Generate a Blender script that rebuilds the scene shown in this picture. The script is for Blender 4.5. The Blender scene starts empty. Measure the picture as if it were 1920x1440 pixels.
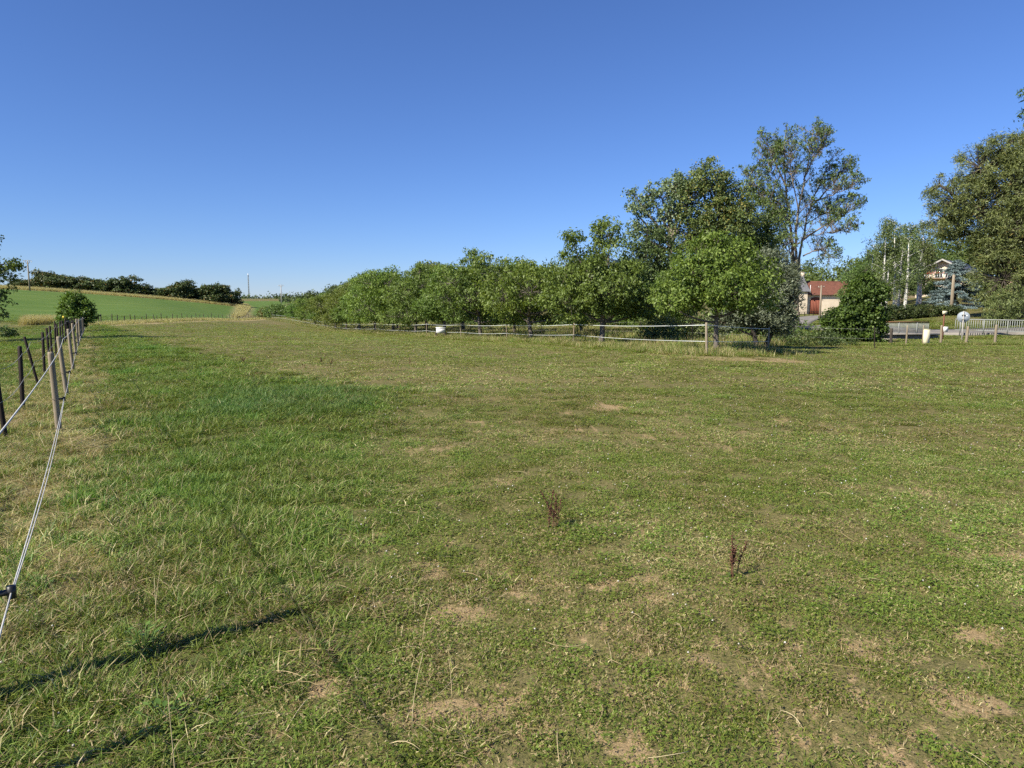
import bpy, math, random
import numpy as np
from mathutils import Vector, Matrix, Euler

# ------------------------------------------------------------------ camera, sky, sun, exposure
SC = bpy.context.scene
COL = SC.collection
F = 1280.0                      # focal length in photo pixels (1920 wide)
PITCH = math.atan((720 - 575) / F)
EYE = 1.6
cam_d = bpy.data.cameras.new('camera')
cam_d.sensor_width = 36.0
cam_d.lens = 36.0 * F / 1920.0
cam_d.clip_start = 0.05
cam_d.clip_end = 9000
cam = bpy.data.objects.new('camera', cam_d)
cam.location = (0, 0, EYE)
cam.rotation_euler = (math.pi / 2 - PITCH, 0, 0)
COL.objects.link(cam)
SC.camera = cam

SUN_EL = math.radians(40)
SUN_DIR = np.array([-0.79, -0.613])          # horizontal direction towards the sun
world = bpy.data.worlds.new('World')
SC.world = world
world.use_nodes = True
wn = world.node_tree
wn.nodes.clear()
sky = wn.nodes.new('ShaderNodeTexSky')
sky.sky_type = 'NISHITA'
sky.sun_disc = False
sky.sun_elevation = SUN_EL
sky.sun_rotation = math.atan2(SUN_DIR[0], SUN_DIR[1])
sky.altitude = 0
sky.air_density = 1.0
sky.dust_density = 0.0
sky.ozone_density = 10.0
bg = wn.nodes.new('ShaderNodeBackground')
bg.inputs['Strength'].default_value = 0.0755
wo = wn.nodes.new('ShaderNodeOutputWorld')
hs = wn.nodes.new('ShaderNodeMix')            # the camera's slightly cool rendering of the whole sky
hs.data_type = 'RGBA'; hs.blend_type = 'MULTIPLY'; hs.inputs[0].default_value = 1.0
hs.inputs[7].default_value = (.90, .90, 1.08, 1)
wn.links.new(sky.outputs[0], hs.inputs[6])
wn.links.new(hs.outputs[2], bg.inputs[0])
wn.links.new(bg.outputs[0], wo.inputs[0])

sl = bpy.data.lights.new('sun', 'SUN')
sl.energy = 4.8
sl.angle = math.radians(0.53)
sl.color = (1.0, 0.93, 0.80)
sun = bpy.data.objects.new('sun', sl)
d = Vector((-SUN_DIR[0] * math.cos(SUN_EL), -SUN_DIR[1] * math.cos(SUN_EL), -math.sin(SUN_EL)))
sun.rotation_euler = d.to_track_quat('-Z', 'Y').to_euler()
sun.location = (-30, -20, 40)
COL.objects.link(sun)

SC.view_settings.view_transform = 'Standard'
SC.view_settings.look = 'None'
SC.view_settings.gamma = 1.0
SC.view_settings.exposure = 0.8
SC.view_settings.use_curve_mapping = False
SC.render.engine = 'CYCLES'
SC.cycles.max_bounces = 4
SC.cycles.diffuse_bounces = 2
SC.cycles.glossy_bounces = 2
SC.cycles.transmission_bounces = 2
SC.cycles.use_adaptive_sampling = True
SC.cycles.adaptive_threshold = 0.02
SC.cycles.transparent_max_bounces = 4
SC.cycles.use_denoising = False

# ------------------------------------------------------------------ picture -> place helpers
cp, sp = math.cos(PITCH), math.sin(PITCH)

def z_at(py, Y):
    """height of the point seen at picture row py when it stands Y metres ahead"""
    v = (py - 720) / F
    return EYE - Y * (sp + v * cp) / (cp - v * sp)

def x_at(px, Y, z=0.0):
    return (px - 960) / F * (Y * cp + (EYE - z) * sp)

# ------------------------------------------------------------------ numpy noise
def _hash(ix, iy, seed):
    h = (ix.astype(np.int64) * 374761393 + iy.astype(np.int64) * 668265263 + seed * 974711) & 0x7fffffff
    h = ((h ^ (h >> 13)) * 1274126177) & 0x7fffffff
    h = (h ^ (h >> 16)) & 0xffff
    return h / 65535.0

def vnoise(x, y, seed=0):
    x = np.asarray(x, float); y = np.asarray(y, float)
    ix = np.floor(x); iy = np.floor(y)
    fx = x - ix; fy = y - iy
    fx = fx * fx * (3 - 2 * fx); fy = fy * fy * (3 - 2 * fy)
    a = _hash(ix, iy, seed); b = _hash(ix + 1, iy, seed)
    c = _hash(ix, iy + 1, seed); e = _hash(ix + 1, iy + 1, seed)
    return (a * (1 - fx) + b * fx) * (1 - fy) + (c * (1 - fx) + e * fx) * fy

def fbm(x, y, seed=0, octs=4):
    s = 0; a = 1; t = 0; x = np.asarray(x, float); y = np.asarray(y, float)
    for i in range(octs):
        s = s + a * vnoise(x, y, seed + i * 17); t += a; a *= 0.55
        x, y = x * 2.03 + 7.3, y * 2.03 + 3.1
    return s / t

def sstep(a, b, x):
    t = np.clip((np.asarray(x, float) - a) / (b - a), 0, 1)
    return t * t * (3 - 2 * t)

# ------------------------------------------------------------------ terrain heights
ctrl = []
def cpx(px, py, Y):
    z = z_at(py, Y); ctrl.append((x_at(px, Y, z), Y, z))
for a in range(0, 360, 30):
    for r in (1.0, 4.0, 9.0):
        ctrl.append((r * math.sin(math.radians(a)), r * math.cos(math.radians(a)), 0.0))
for t in [(1325, 665, 22.9), (1127, 646, 32.2), (995, 638, 39.1), (900, 635, 46.4), (834, 630, 53),
          (780, 628, 60), (737, 625, 68), (704, 622, 75), (675, 622, 82), (630, 617, 97), (590, 609, 115),
          (500, 598, 150), (1800, 645, 38), (1600, 650, 34), (1900, 660, 30), (1690, 642, 41), (1920, 636, 42), (1480, 652, 31),
          (165, 611, 62), (300, 603, 88), (400, 600, 115), (30, 620, 55), (0, 590, 110), (0, 541, 205),
          (55, 545, 202), (240, 556, 225), (360, 566, 240), (440, 574, 250), (475, 577, 255), (300, 580, 150),
          (100, 575, 150), (440, 598, 140), (470, 591, 200), (480, 568, 400), (467, 560, 600), (160, 640, 30),
          (700, 640, 36), (500, 630, 42), (1700, 598, 65), (1660, 586, 80), (1800, 590, 66), (1500, 588, 158),
          (1480, 615, 100), (1550, 592, 150), (1600, 588, 160), (1755, 555, 125), (1880, 592, 62), (1880, 560, 120), (1400, 625, 50), (1170, 615, 60), (1050, 613, 70), (940, 612, 82), (850, 609, 95), (760, 606, 112)]:
    cpx(*t)
for (px, Y, z) in [(1000, 130, .2), (1200, 120, .5), (800, 160, -.3), (600, 190, -.8), (900, 250, 3), (1150, 250, 4),
                   (700, 330, 5), (1400, 250, 4), (1550, 240, 3), (1700, 240, 7), (1900, 240, 9), (200, 330, 4.5), (-200, 250, 9),
                   (540, 500, 6), (300, 600, 8), (500, 900, 12), (1000, 900, 14), (1600, 900, 16), (100, 900, 15), (-600, 300, 6)]:
    ctrl.append((x_at(px, Y, z), Y, z))
for a in range(0, 360, 30):
    if 60 <= a <= 300:
        for r in (60, 300):
            ctrl.append((r * math.sin(math.radians(a)), r * math.cos(math.radians(a)), 0.0))
    ctrl.append((3000 * math.sin(math.radians(a)), 3000 * math.cos(math.radians(a)), 20.0))
ctrl = np.array(ctrl)

def _emb(x, y):
    r = np.sqrt(x * x + y * y) + 0.6
    k = 1.1
    return np.stack([k * x / r, k * y / r, 0.42 * np.log(r)], -1)
_CE = _emb(ctrl[:, 0], ctrl[:, 1])
def _phi(d2): return np.sqrt(d2 + 0.012)
_A = _phi(((_CE[:, None] - _CE[None]) ** 2).sum(-1)) + np.eye(len(ctrl)) * 1e-6
_m0 = 0.0
_W = np.linalg.solve(_A, ctrl[:, 2])

def H(x, y):
    x = np.atleast_1d(np.asarray(x, float)); y = np.atleast_1d(np.asarray(y, float))
    out = np.empty(len(x))
    for s in range(0, len(x), 20000):
        e = _emb(x[s:s + 20000], y[s:s + 20000])
        out[s:s + 20000] = _phi(((e[:, None] - _CE[None]) ** 2).sum(-1)) @ _W
    r = np.hypot(x, y)
    far = sstep(10, 60, r)
    out += (fbm(x * 0.35, y * 0.35, 5, 3) - 0.5) * 0.10 * sstep(1.5, 6, r) * (1 - 0.6 * far)
    out += (fbm(x * 3.0, y * 3.0, 9, 2) - 0.5) * 0.035 * (1 - far)
    return out
def h1(x, y): return float(H([x], [y])[0])

def G(px, Y):
    """ground point seen in picture column px, Y metres ahead"""
    z = 0.0
    for _ in range(4):
        x = x_at(px, Y, z); z = h1(x, Y)
    return (x, Y, z)

# the electric fence runs away on the left: signed distance to its right
FX, FY, FS = -2.1, 2.6, 0.615
def fence_s(x, y): return ((x - FX) + (y - FY) * FS) / math.sqrt(1 + FS * FS)
def fence_x(y): return FX - FS * (y - FY)

def poly_mask(x, y, pts, w):
    """1 inside a convex-or-not polygon, soft edge w (rough)"""
    x = np.asarray(x); y = np.asarray(y)
    inside = np.zeros(x.shape, bool)
    dmin = np.full(x.shape, 1e9)
    n = len(pts)
    for i in range(n):
        x1, y1 = pts[i]; x2, y2 = pts[(i + 1) % n]
        c = ((y1 > y) != (y2 > y)) & (x < (x2 - x1) * (y - y1) / (y2 - y1 + 1e-12) + x1)
        inside ^= c
        L2 = (x2 - x1) ** 2 + (y2 - y1) ** 2
        t = np.clip(((x - x1) * (x2 - x1) + (y - y1) * (y2 - y1)) / L2, 0, 1)
        dmin = np.minimum(dmin, np.hypot(x - x1 - t * (x2 - x1), y - y1 - t * (y2 - y1)))
    return np.clip(0.5 + np.where(inside, dmin, -dmin) / w, 0, 1)

def gp(l): return [G(px, Y)[:2] for px, Y in l]
FIELD = gp([(165, 63), (300, 89), (400, 116), (440, 142), (466, 250), (440, 250), (360, 240), (240, 225), (0, 205), (-300, 190), (-300, 95), (40, 80)])
TANS = gp([(-300, 190), (0, 203), (240, 224), (360, 239), (446, 249), (436, 156), (443, 150), (470, 252), (464, 275), (360, 258), (240, 243), (0, 222), (-300, 208)])
TANP = gp([(40, 66), (108, 68), (108, 74), (45, 73)])
GAPF = gp([(440, 262), (482, 190), (520, 260), (560, 480), (430, 480)])
CROSS = [(165, 62), (300, 88), (400, 115), (455, 134), (490, 150)]
ORCH = [(1440, 27.0), (1325, 22.6), (1200, 28), (1075, 34), (960, 40), (820, 52), (700, 72), (620, 95), (560, 122), (505, 150)]
ORCHP = gp(ORCH)
def line_dist(x, y, pts):
    d = np.full(np.shape(x), 1e9)
    for (x1, y1), (x2, y2) in zip(pts[:-1], pts[1:]):
        L2 = (x2 - x1) ** 2 + (y2 - y1) ** 2
        t = np.clip(((x - x1) * (x2 - x1) + (y - y1) * (y2 - y1)) / L2, 0, 1)
        d = np.minimum(d, np.hypot(x - x1 - t * (x2 - x1), y - y1 - t * (y2 - y1)))
    return d
ORCHAREA = ORCHP + gp([(530, 220), (800, 140), (1100, 80), (1400, 50), (1500, 40)])
BARE = [(G(1137, 10.7), 0.30, 0.34, 1.3), (G(1400, 21.0), 2.0, 1.3, 1.5), (G(1290, 22.3), 1.6, 0.7, .55), (G(620, 2.72), .09, .10, .9), (G(820, 2.52), .20, .09, .9),
        (G(1880, 4.25), .2, .13, .95), (G(780, 12.4), .5, .35, .5), (G(1620, 3.05), .14, .10, .6), (G(1850, 3.2), .16, .1, .7),
        (G(1130, 3.75), .08, .08, .9), (G(800, 4.0), .12, .14, .7), (G(1820, 2.6), .16, .1, .8), (G(860, 56), 3.2, 1.4, .35), (G(480, 17.0), 1.4, .4, .4)]
ROADL = gp([(2100, 47), (1930, 47.5), (1800, 48.5), (1680, 51), (1580, 60), (1500, 78), (1476, 95), (1490, 112), (1530, 135), (1585, 152), (1700, 175)])

def zones(x, y):
    """what grows where: dict of weights 0..1 for each ground point"""
    x = np.asarray(x, float); y = np.asarray(y, float)
    r = np.hypot(x, y)
    n1 = fbm(x * 0.9, y * 0.9, 21, 4); n2 = fbm(x * 0.25, y * 0.25, 33, 3); n3 = fbm(x * 4.2, y * 4.2, 51, 3)
    n4 = fbm(x * 0.22, y * 0.6, 61, 4)
    s = fence_s(x, y) + (n1 - .5) * 1.6
    wid = np.interp(y, [0, 2, 4, 8, 12, 16, 20, 30, 60], [0.7, 0.8, 1.9, 3.4, 4.6, 4.6, 3.8, 3.0, 2.0])
    strip = sstep(wid + .6, wid - .9, s) * sstep(-12, 1, s + 0 * x)
    left = sstep(0.0, -0.6, fence_s(x, y))
    dryf = 1.5 * np.exp(-((fence_s(x, y) + .15) / 0.8) ** 2) * sstep(3.0, 4.6, y) * np.clip(0.62 + 1.9 * (n3 - .45), 0, 1)
    dryf = np.clip(dryf, 0, 1) * (1 - .75 * sstep(20, 40, y))
    ex, ey = G(575, 11.6)[:2]
    patch = np.clip(1.25 * np.exp(-(((x - ex) / 1.8) ** 2 + ((y - ey) / 1.9) ** 2)) * sstep(.35, .62, .5 * n1 + .5 * n3), 0, 1)
    lush = np.clip(strip * (0.55 + 0.9 * (n1 - .35)) + patch * 1.2, 0, 1)
    n5 = fbm(x * 11, y * 11, 77, 3)
    soil = sstep(.57, .66, .36 * fbm(x * 2.1, y * 2.1, 71, 4) + .34 * fbm(x * 7, y * 7, 73, 3) + .30 * fbm(x * 22, y * 22, 75, 2)) * np.interp(r, [2, 4, 7, 14, 30], [.8, .7, .5, .3, .1])
    soil = soil * (1 - .9 * lush) * (1 - left)
    for (bx, by, _), rx, ry, a in BARE:
        q = ((x - bx) / rx) ** 2 + ((y - by) / ry) ** 2
        soil = np.maximum(soil, a * sstep(1.25, .55, q + (n3 - .5) * 1.2 + (n5 - .5) * 1.6))
    field = poly_mask(x, y, FIELD, 3.0)
    gap = poly_mask(x, y, GAPF, 4.0)
    tan = np.maximum(poly_mask(x, y, TANS, 4.0) , poly_mask(x, y, TANP, 1.5))
    cr = line_dist(x, y, CROSSP)
    tan = np.maximum(tan, sstep(3.2, 1.0, cr) * .75)
    od = line_dist(x, y, ORCHP)
    orch = poly_mask(x, y, ORCHAREA, 1.5)
    verge = np.maximum(sstep(3.0, 1.0, od) * .75, orch)
    rv = line_dist(x, y, ROADL)
    verge = np.maximum(verge, sstep(11, 7, rv) * (x > 8) * sstep(33.5, 36.5, y + (n1 - .5) * 3))
    dry = np.clip(dryf + .38 * sstep(.45, .72, n4) + .25 * sstep(.5, .75, n1) * (1 - strip), 0, 1)
    dry = np.clip(dry + .5 * verge * sstep(.45, .6, n2 * .5 + n1 * .5), 0, 1)
    return dict(dry=dry * (1 - .8 * patch) * (1 - .35 * strip * (1 - np.clip(dryf * 1.5, 0, 1))), soil=np.clip(soil, 0, 1), lush=lush, field=np.maximum(field, gap), tan=tan, verge=verge, left=left, strip=strip, patch=patch, dryf=dryf, n1=n1, n2=n2, n3=n3)
CROSSP = gp(CROSS)

# ------------------------------------------------------------------ mesh helpers
def build(name, V, Q=None, T=None, mat=None, parent=None, attrs=None, smooth=False):
    """one mesh object from vertex array and quad / triangle index arrays"""
    V = np.asarray(V, np.float32)
    me = bpy.data.meshes.new(name)
    Q = np.zeros((0, 4), np.int32) if Q is None else np.asarray(Q, np.int32).reshape(-1, 4)
    T = np.zeros((0, 3), np.int32) if T is None else np.asarray(T, np.int32).reshape(-1, 3)
    me.vertices.add(len(V)); me.vertices.foreach_set('co', V.ravel())
    me.loops.add(Q.size + T.size)
    me.loops.foreach_set('vertex_index', np.concatenate([Q.ravel(), T.ravel()]).astype(np.int32))
    me.polygons.add(len(Q) + len(T))
    st = np.concatenate([np.arange(len(Q)) * 4, Q.size + np.arange(len(T)) * 3]).astype(np.int32)
    me.polygons.foreach_set('loop_start', st)
    if smooth: me.polygons.foreach_set('use_smooth', np.ones(len(Q) + len(T), bool))
    if attrs:
        for k, a in attrs.items():
            a = np.asarray(a, np.float32)
            if a.ndim == 1:
                at = me.attributes.new(k, 'FLOAT', 'POINT'); at.data.foreach_set('value', a)
            else:
                at = me.attributes.new(k, 'FLOAT_VECTOR', 'POINT'); at.data.foreach_set('vector', a.ravel())
    me.update(calc_edges=True)
    if mat: me.materials.append(mat)
    return obj(name, me, parent)

def obj(name, me, parent=None, link=True):
    o = bpy.data.objects.new(name, me)
    if link: COL.objects.link(o)
    if parent is not None: o.parent = parent
    return o

def tag(o, label=None, cat=None, group=None, kind=None):
    if label: o['label'] = label
    if cat: o['category'] = cat
    if group: o['group'] = group
    if kind: o['kind'] = kind
    return o

def thing(name, loc, label, cat, group=None, rz=0.0):
    o = bpy.data.objects.new(name, None); COL.objects.link(o)
    o.location = loc; o.rotation_euler = (0, 0, rz); o.empty_display_size = .2
    return tag(o, label, cat, group)

class MB:
    """collects simple solids into one mesh"""
    def __init__(s): s.v = []; s.q = []; s.t = []; s.n = 0; s.at = []
    def add(s, V, Q=None, T=None, a=0.0):
        V = np.asarray(V, float)
        if Q is not None and len(Q): s.q.append(np.asarray(Q) + s.n)
        if T is not None and len(T): s.t.append(np.asarray(T) + s.n)
        s.v.append(V); s.at.append(np.full(len(V), a)); s.n += len(V); return s
    def box(s, x0, x1, y0, y1, z0, z1):
        V = [(x, y, z) for z in (z0, z1) for y in (y0, y1) for x in (x0, x1)]
        return s.add(V, [(0, 2, 3, 1), (4, 5, 7, 6), (0, 1, 5, 4), (2, 6, 7, 3), (0, 4, 6, 2), (1, 3, 7, 5)])
    def tube(s, P, R, n=6, cap=True, a=0.0, wob=0.0):
        P = np.asarray(P, float); R = np.broadcast_to(np.asarray(R, float), (len(P),))
        tng = np.gradient(P, axis=0); tng /= np.linalg.norm(tng, axis=1, keepdims=True) + 1e-9
        ref = np.array([0.31, 0.17, 0.93]) if abs(tng[0, 2]) < .9 else np.array([1.0, .1, 0])
        u = np.cross(tng, ref); u /= np.linalg.norm(u, axis=1, keepdims=True) + 1e-9
        w = np.cross(tng, u)
        ang = np.arange(n) / n * 2 * math.pi
        ring = P[:, None] + R[:, None, None] * (np.cos(ang)[None, :, None] * u[:, None] + np.sin(ang)[None, :, None] * w[:, None])
        V = ring.reshape(-1, 3)
        i = np.arange(len(P) - 1)[:, None] * n + np.arange(n)[None]
        j = np.arange(len(P) - 1)[:, None] * n + (np.arange(n)[None] + 1) % n
        Q = np.stack([i, j, j + n, i + n], -1).reshape(-1, 4)
        T = []
        if cap:
            b = len(V); V = np.vstack([V, P[-1] + tng[-1] * R[-1] * .15, P[0]])
            e = (len(P) - 1) * n
            T = [(e + k, e + (k + 1) % n, b) for k in range(n)] + [((k + 1) % n, k, b + 1) for k in range(n)]
        return s.add(V, Q, T, a)
    def build(s, name, mat, parent=None, smooth=False):
        Q = np.concatenate(s.q) if s.q else None
        T = np.concatenate(s.t) if s.t else None
        return build(name, np.concatenate(s.v), Q, T, mat, parent, {'rnd': np.concatenate(s.at)}, smooth)

# ------------------------------------------------------------------ materials
def newmat(name):
    m = bpy.data.materials.new(name); m.use_nodes = True
    nt = m.node_tree; nt.nodes.clear()
    out = nt.nodes.new('ShaderNodeOutputMaterial')
    return m, nt, out
def N(nt, t, **kw):
    n = nt.nodes.new(t)
    for k, v in kw.items(): setattr(n, k, v)
    return n
def noise(nt, vec, scale, detail=4, rough=.55):
    n = N(nt, 'ShaderNodeTexNoise'); n.inputs['Scale'].default_value = scale
    n.inputs['Detail'].default_value = detail; n.inputs['Roughness'].default_value = rough
    if vec is not None: nt.links.new(vec, n.inputs['Vector'])
    return n
def ramp(nt, fac, stops):
    r = N(nt, 'ShaderNodeValToRGB')
    e = r.color_ramp.elements
    while len(e) > 1: e.remove(e[-1])
    e[0].position, e[0].color = stops[0][0], (*stops[0][1], 1)
    for p, c in stops[1:]:
        q = e.new(p); q.color = (*c, 1)
    nt.links.new(fac, r.inputs[0]); return r
def mix(nt, fac, a, b, bt='MIX'):
    m = N(nt, 'ShaderNodeMix', data_type='RGBA', blend_type=bt)
    for s, v in ((m.inputs[0], fac), (m.inputs[6], a), (m.inputs[7], b)):
        if isinstance(v, (int, float)): s.default_value = v
        elif isinstance(v, tuple): s.default_value = (*v, 1)
        else: nt.links.new(v, s)
    return m.outputs[2]
def math_(nt, op, a, b=0.0, clamp=False):
    m = N(nt, 'ShaderNodeMath', operation=op, use_clamp=clamp)
    for s, v in ((m.inputs[0], a), (m.inputs[1], b)):
        if isinstance(v, (int, float)): s.default_value = v
        else: nt.links.new(v, s)
    return m.outputs[0]
def attr(nt, name, typ='GEOMETRY'):
    a = N(nt, 'ShaderNodeAttribute', attribute_name=name, attribute_type=typ); return a
def pbsdf(nt, out, col, rough=.8, spec=.3, bump=None, bstr=.3, bdist=.01, metal=0.0):
    p = N(nt, 'ShaderNodeBsdfPrincipled')
    if isinstance(col, tuple): p.inputs['Base Color'].default_value = (*col, 1)
    else: nt.links.new(col, p.inputs['Base Color'])
    p.inputs['Roughness'].default_value = rough; p.inputs['Specular IOR Level'].default_value = spec
    p.inputs['Metallic'].default_value = metal
    if bump is not None:
        b = N(nt, 'ShaderNodeBump'); b.inputs['Strength'].default_value = bstr; b.inputs['Distance'].default_value = bdist
        nt.links.new(bump, b.inputs['Height']); nt.links.new(b.outputs[0], p.inputs['Normal'])
    nt.links.new(p.outputs[0], out.inputs[0]); return p

def surf(name, c1, c2, scale=6, rough=.85, spec=.2, bstr=.3, bdist=.01, stretch=None, metal=0.0, c3=None):
    m, nt, out = newmat(name)
    tc = N(nt, 'ShaderNodeTexCoord'); vec = tc.outputs['Object']
    if stretch:
        mp = N(nt, 'ShaderNodeMapping'); mp.inputs['Scale'].default_value = stretch
        nt.links.new(vec, mp.inputs[0]); vec = mp.outputs[0]
    n = noise(nt, vec, scale, 6, .6)
    col = mix(nt, ramp(nt, n.outputs[0], [(.3, (0, 0, 0)), (.7, (1, 1, 1))]).outputs[0], c1, c2)
    if c3:
        n2 = noise(nt, vec, scale * .25, 4, .6)
        col = mix(nt, ramp(nt, n2.outputs[0], [(.5, (0, 0, 0)), (.68, (1, 1, 1))]).outputs[0], col, c3)
    pbsdf(nt, out, col, rough, spec, n.outputs[0], bstr, bdist, metal)
    return m

def leafmat(name, dark, mid, light, trans=.32, odd=None, oddf=.04, rough=.5, objvar=.25):
    """leaf colour varies per leaf and per clump, slightly per tree"""
    m, nt, out = newmat(name)
    r = attr(nt, 'rnd'); c = attr(nt, 'cl')
    f = math_(nt, 'ADD', math_(nt, 'MULTIPLY', r.outputs['Fac'], .6), math_(nt, 'MULTIPLY', c.outputs['Fac'], .4))
    col = ramp(nt, f, [(.12, dark), (.5, mid), (.9, light)]).outputs[0]
    if odd:
        n = noise(nt, N(nt, 'ShaderNodeTexCoord').outputs['Object'], .55, 2, .5)
        t = math_(nt, 'GREATER_THAN', math_(nt, 'ADD', r.outputs['Fac'], math_(nt, 'MULTIPLY', n.outputs[0], .9)), 1.45 - oddf)
        col = mix(nt, t, col, odd)
    oi = N(nt, 'ShaderNodeObjectInfo')
    hsv = N(nt, 'ShaderNodeHueSaturation')
    nt.links.new(math_(nt, 'ADD', math_(nt, 'MULTIPLY', oi.outputs['Random'], .03 * objvar / .25), .5 - .015 * objvar / .25), hsv.inputs['Hue'])
    nt.links.new(math_(nt, 'ADD', math_(nt, 'MULTIPLY', oi.outputs['Random'], objvar), 1 - objvar / 2), hsv.inputs['Value'])
    nt.links.new(col, hsv.inputs['Color'])
    p = N(nt, 'ShaderNodeBsdfPrincipled'); nt.links.new(hsv.outputs[0], p.inputs['Base Color'])
    p.inputs['Roughness'].default_value = rough; p.inputs['Specular IOR Level'].default_value = .35
    t = N(nt, 'ShaderNodeBsdfTranslucent')
    tcol = mix(nt, 1.0, hsv.outputs[0], (1.25, 1.25, .55), 'MULTIPLY')
    nt.links.new(tcol, t.inputs[0])
    ms = N(nt, 'ShaderNodeMixShader'); ms.inputs[0].default_value = trans
    nt.links.new(p.outputs[0], ms.inputs[1]); nt.links.new(t.outputs[0], ms.inputs[2]); nt.links.new(ms.outputs[0], out.inputs[0])
    return m

M = {}
M['walnut'] = leafmat('walnut_leaf', (0.071, 0.118, 0.025), (0.135, 0.212, 0.041), (0.220, 0.315, 0.071), .30)
M['walnut_bright'] = leafmat('walnut_leaf_bright', (0.076, 0.116, 0.021), (0.145, 0.203, 0.035), (0.232, 0.291, 0.064), .33)
M['poplar'] = leafmat('poplar_leaf', (0.106, 0.156, 0.071), (0.178, 0.252, 0.115), (0.336, 0.408, 0.231), .25)
M['ivy'] = leafmat('ivy_tree_leaf', (0.072, 0.106, 0.036), (0.137, 0.172, 0.049), (0.231, 0.262, 0.072), .25, (0.299, 0.247, 0.069), .06)
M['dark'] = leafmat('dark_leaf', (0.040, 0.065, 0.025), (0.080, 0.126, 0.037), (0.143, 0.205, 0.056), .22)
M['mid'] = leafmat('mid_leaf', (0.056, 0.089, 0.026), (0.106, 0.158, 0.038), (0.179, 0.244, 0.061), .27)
M['willow'] = leafmat('willow_leaf', (0.084, 0.115, 0.046), (0.178, 0.227, 0.076), (0.315, 0.377, 0.136), .26, (0.338, 0.284, 0.081), -.04)
M['silver'] = leafmat('silver_willow_leaf', (0.086, 0.111, 0.065), (0.171, 0.213, 0.127), (0.323, 0.374, 0.256), .2)
M['ash'] = leafmat('ash_leaf', (0.080, 0.131, 0.052), (0.141, 0.211, 0.073), (0.241, 0.331, 0.110), .3)
M['birch'] = leafmat('birch_leaf', (0.082, 0.114, 0.042), (0.138, 0.186, 0.061), (0.227, 0.292, 0.097), .3)
M['spruce'] = leafmat('spruce_needle', (0.068, 0.101, 0.095), (0.135, 0.189, 0.182), (0.230, 0.297, 0.297), .05)
M['hedge'] = leafmat('hedge_leaf', (0.034, 0.054, 0.019), (0.061, 0.092, 0.027), (0.101, 0.135, 0.041), .2)
M['farwood'] = leafmat('far_wood_leaf', (0.044, 0.070, 0.028), (0.078, 0.121, 0.040), (0.132, 0.183, 0.059), .2)
M['hedgetree'] = leafmat('hedge_tree_leaf', (0.045, 0.067, 0.026), (0.080, 0.117, 0.040), (0.143, 0.187, 0.061), .2, (0.285, 0.178, 0.054), .02)
M['cherry'] = leafmat('bush_leaf', (0.056, 0.097, 0.023), (0.114, 0.186, 0.032), (0.194, 0.283, 0.056), .3)
M['hazel'] = leafmat('hazel_leaf', (0.040, 0.070, 0.017), (0.082, 0.134, 0.023), (0.140, 0.204, 0.040), .3)
M['redleaf'] = leafmat('autumn_bush_leaf', (0.068, 0.061, 0.024), (0.135, 0.101, 0.034), (0.203, 0.149, 0.047), .25)
M['bark'] = surf('walnut_bark', (.10, .085, .07), (.19, .165, .135), 9, .9, .1, .6, .02, (1, 1, .25))
M['bark_dark'] = surf('dark_bark', (.05, .042, .034), (.10, .085, .068), 9, .9, .1, .6, .02, (1, 1, .25))
M['bark_pale'] = surf('pale_bark', (.17, .14, .105), (.30, .255, .20), 5, .9, .1, .6, .02, (1, 1, .3), c3=(.10, .085, .06))
M['bark_birch'] = surf('birch_bark', (.62, .60, .55), (.72, .70, .66), 6, .7, .2, .2, .01, (1, 1, 2.2), c3=(.10, .09, .08))

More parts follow.
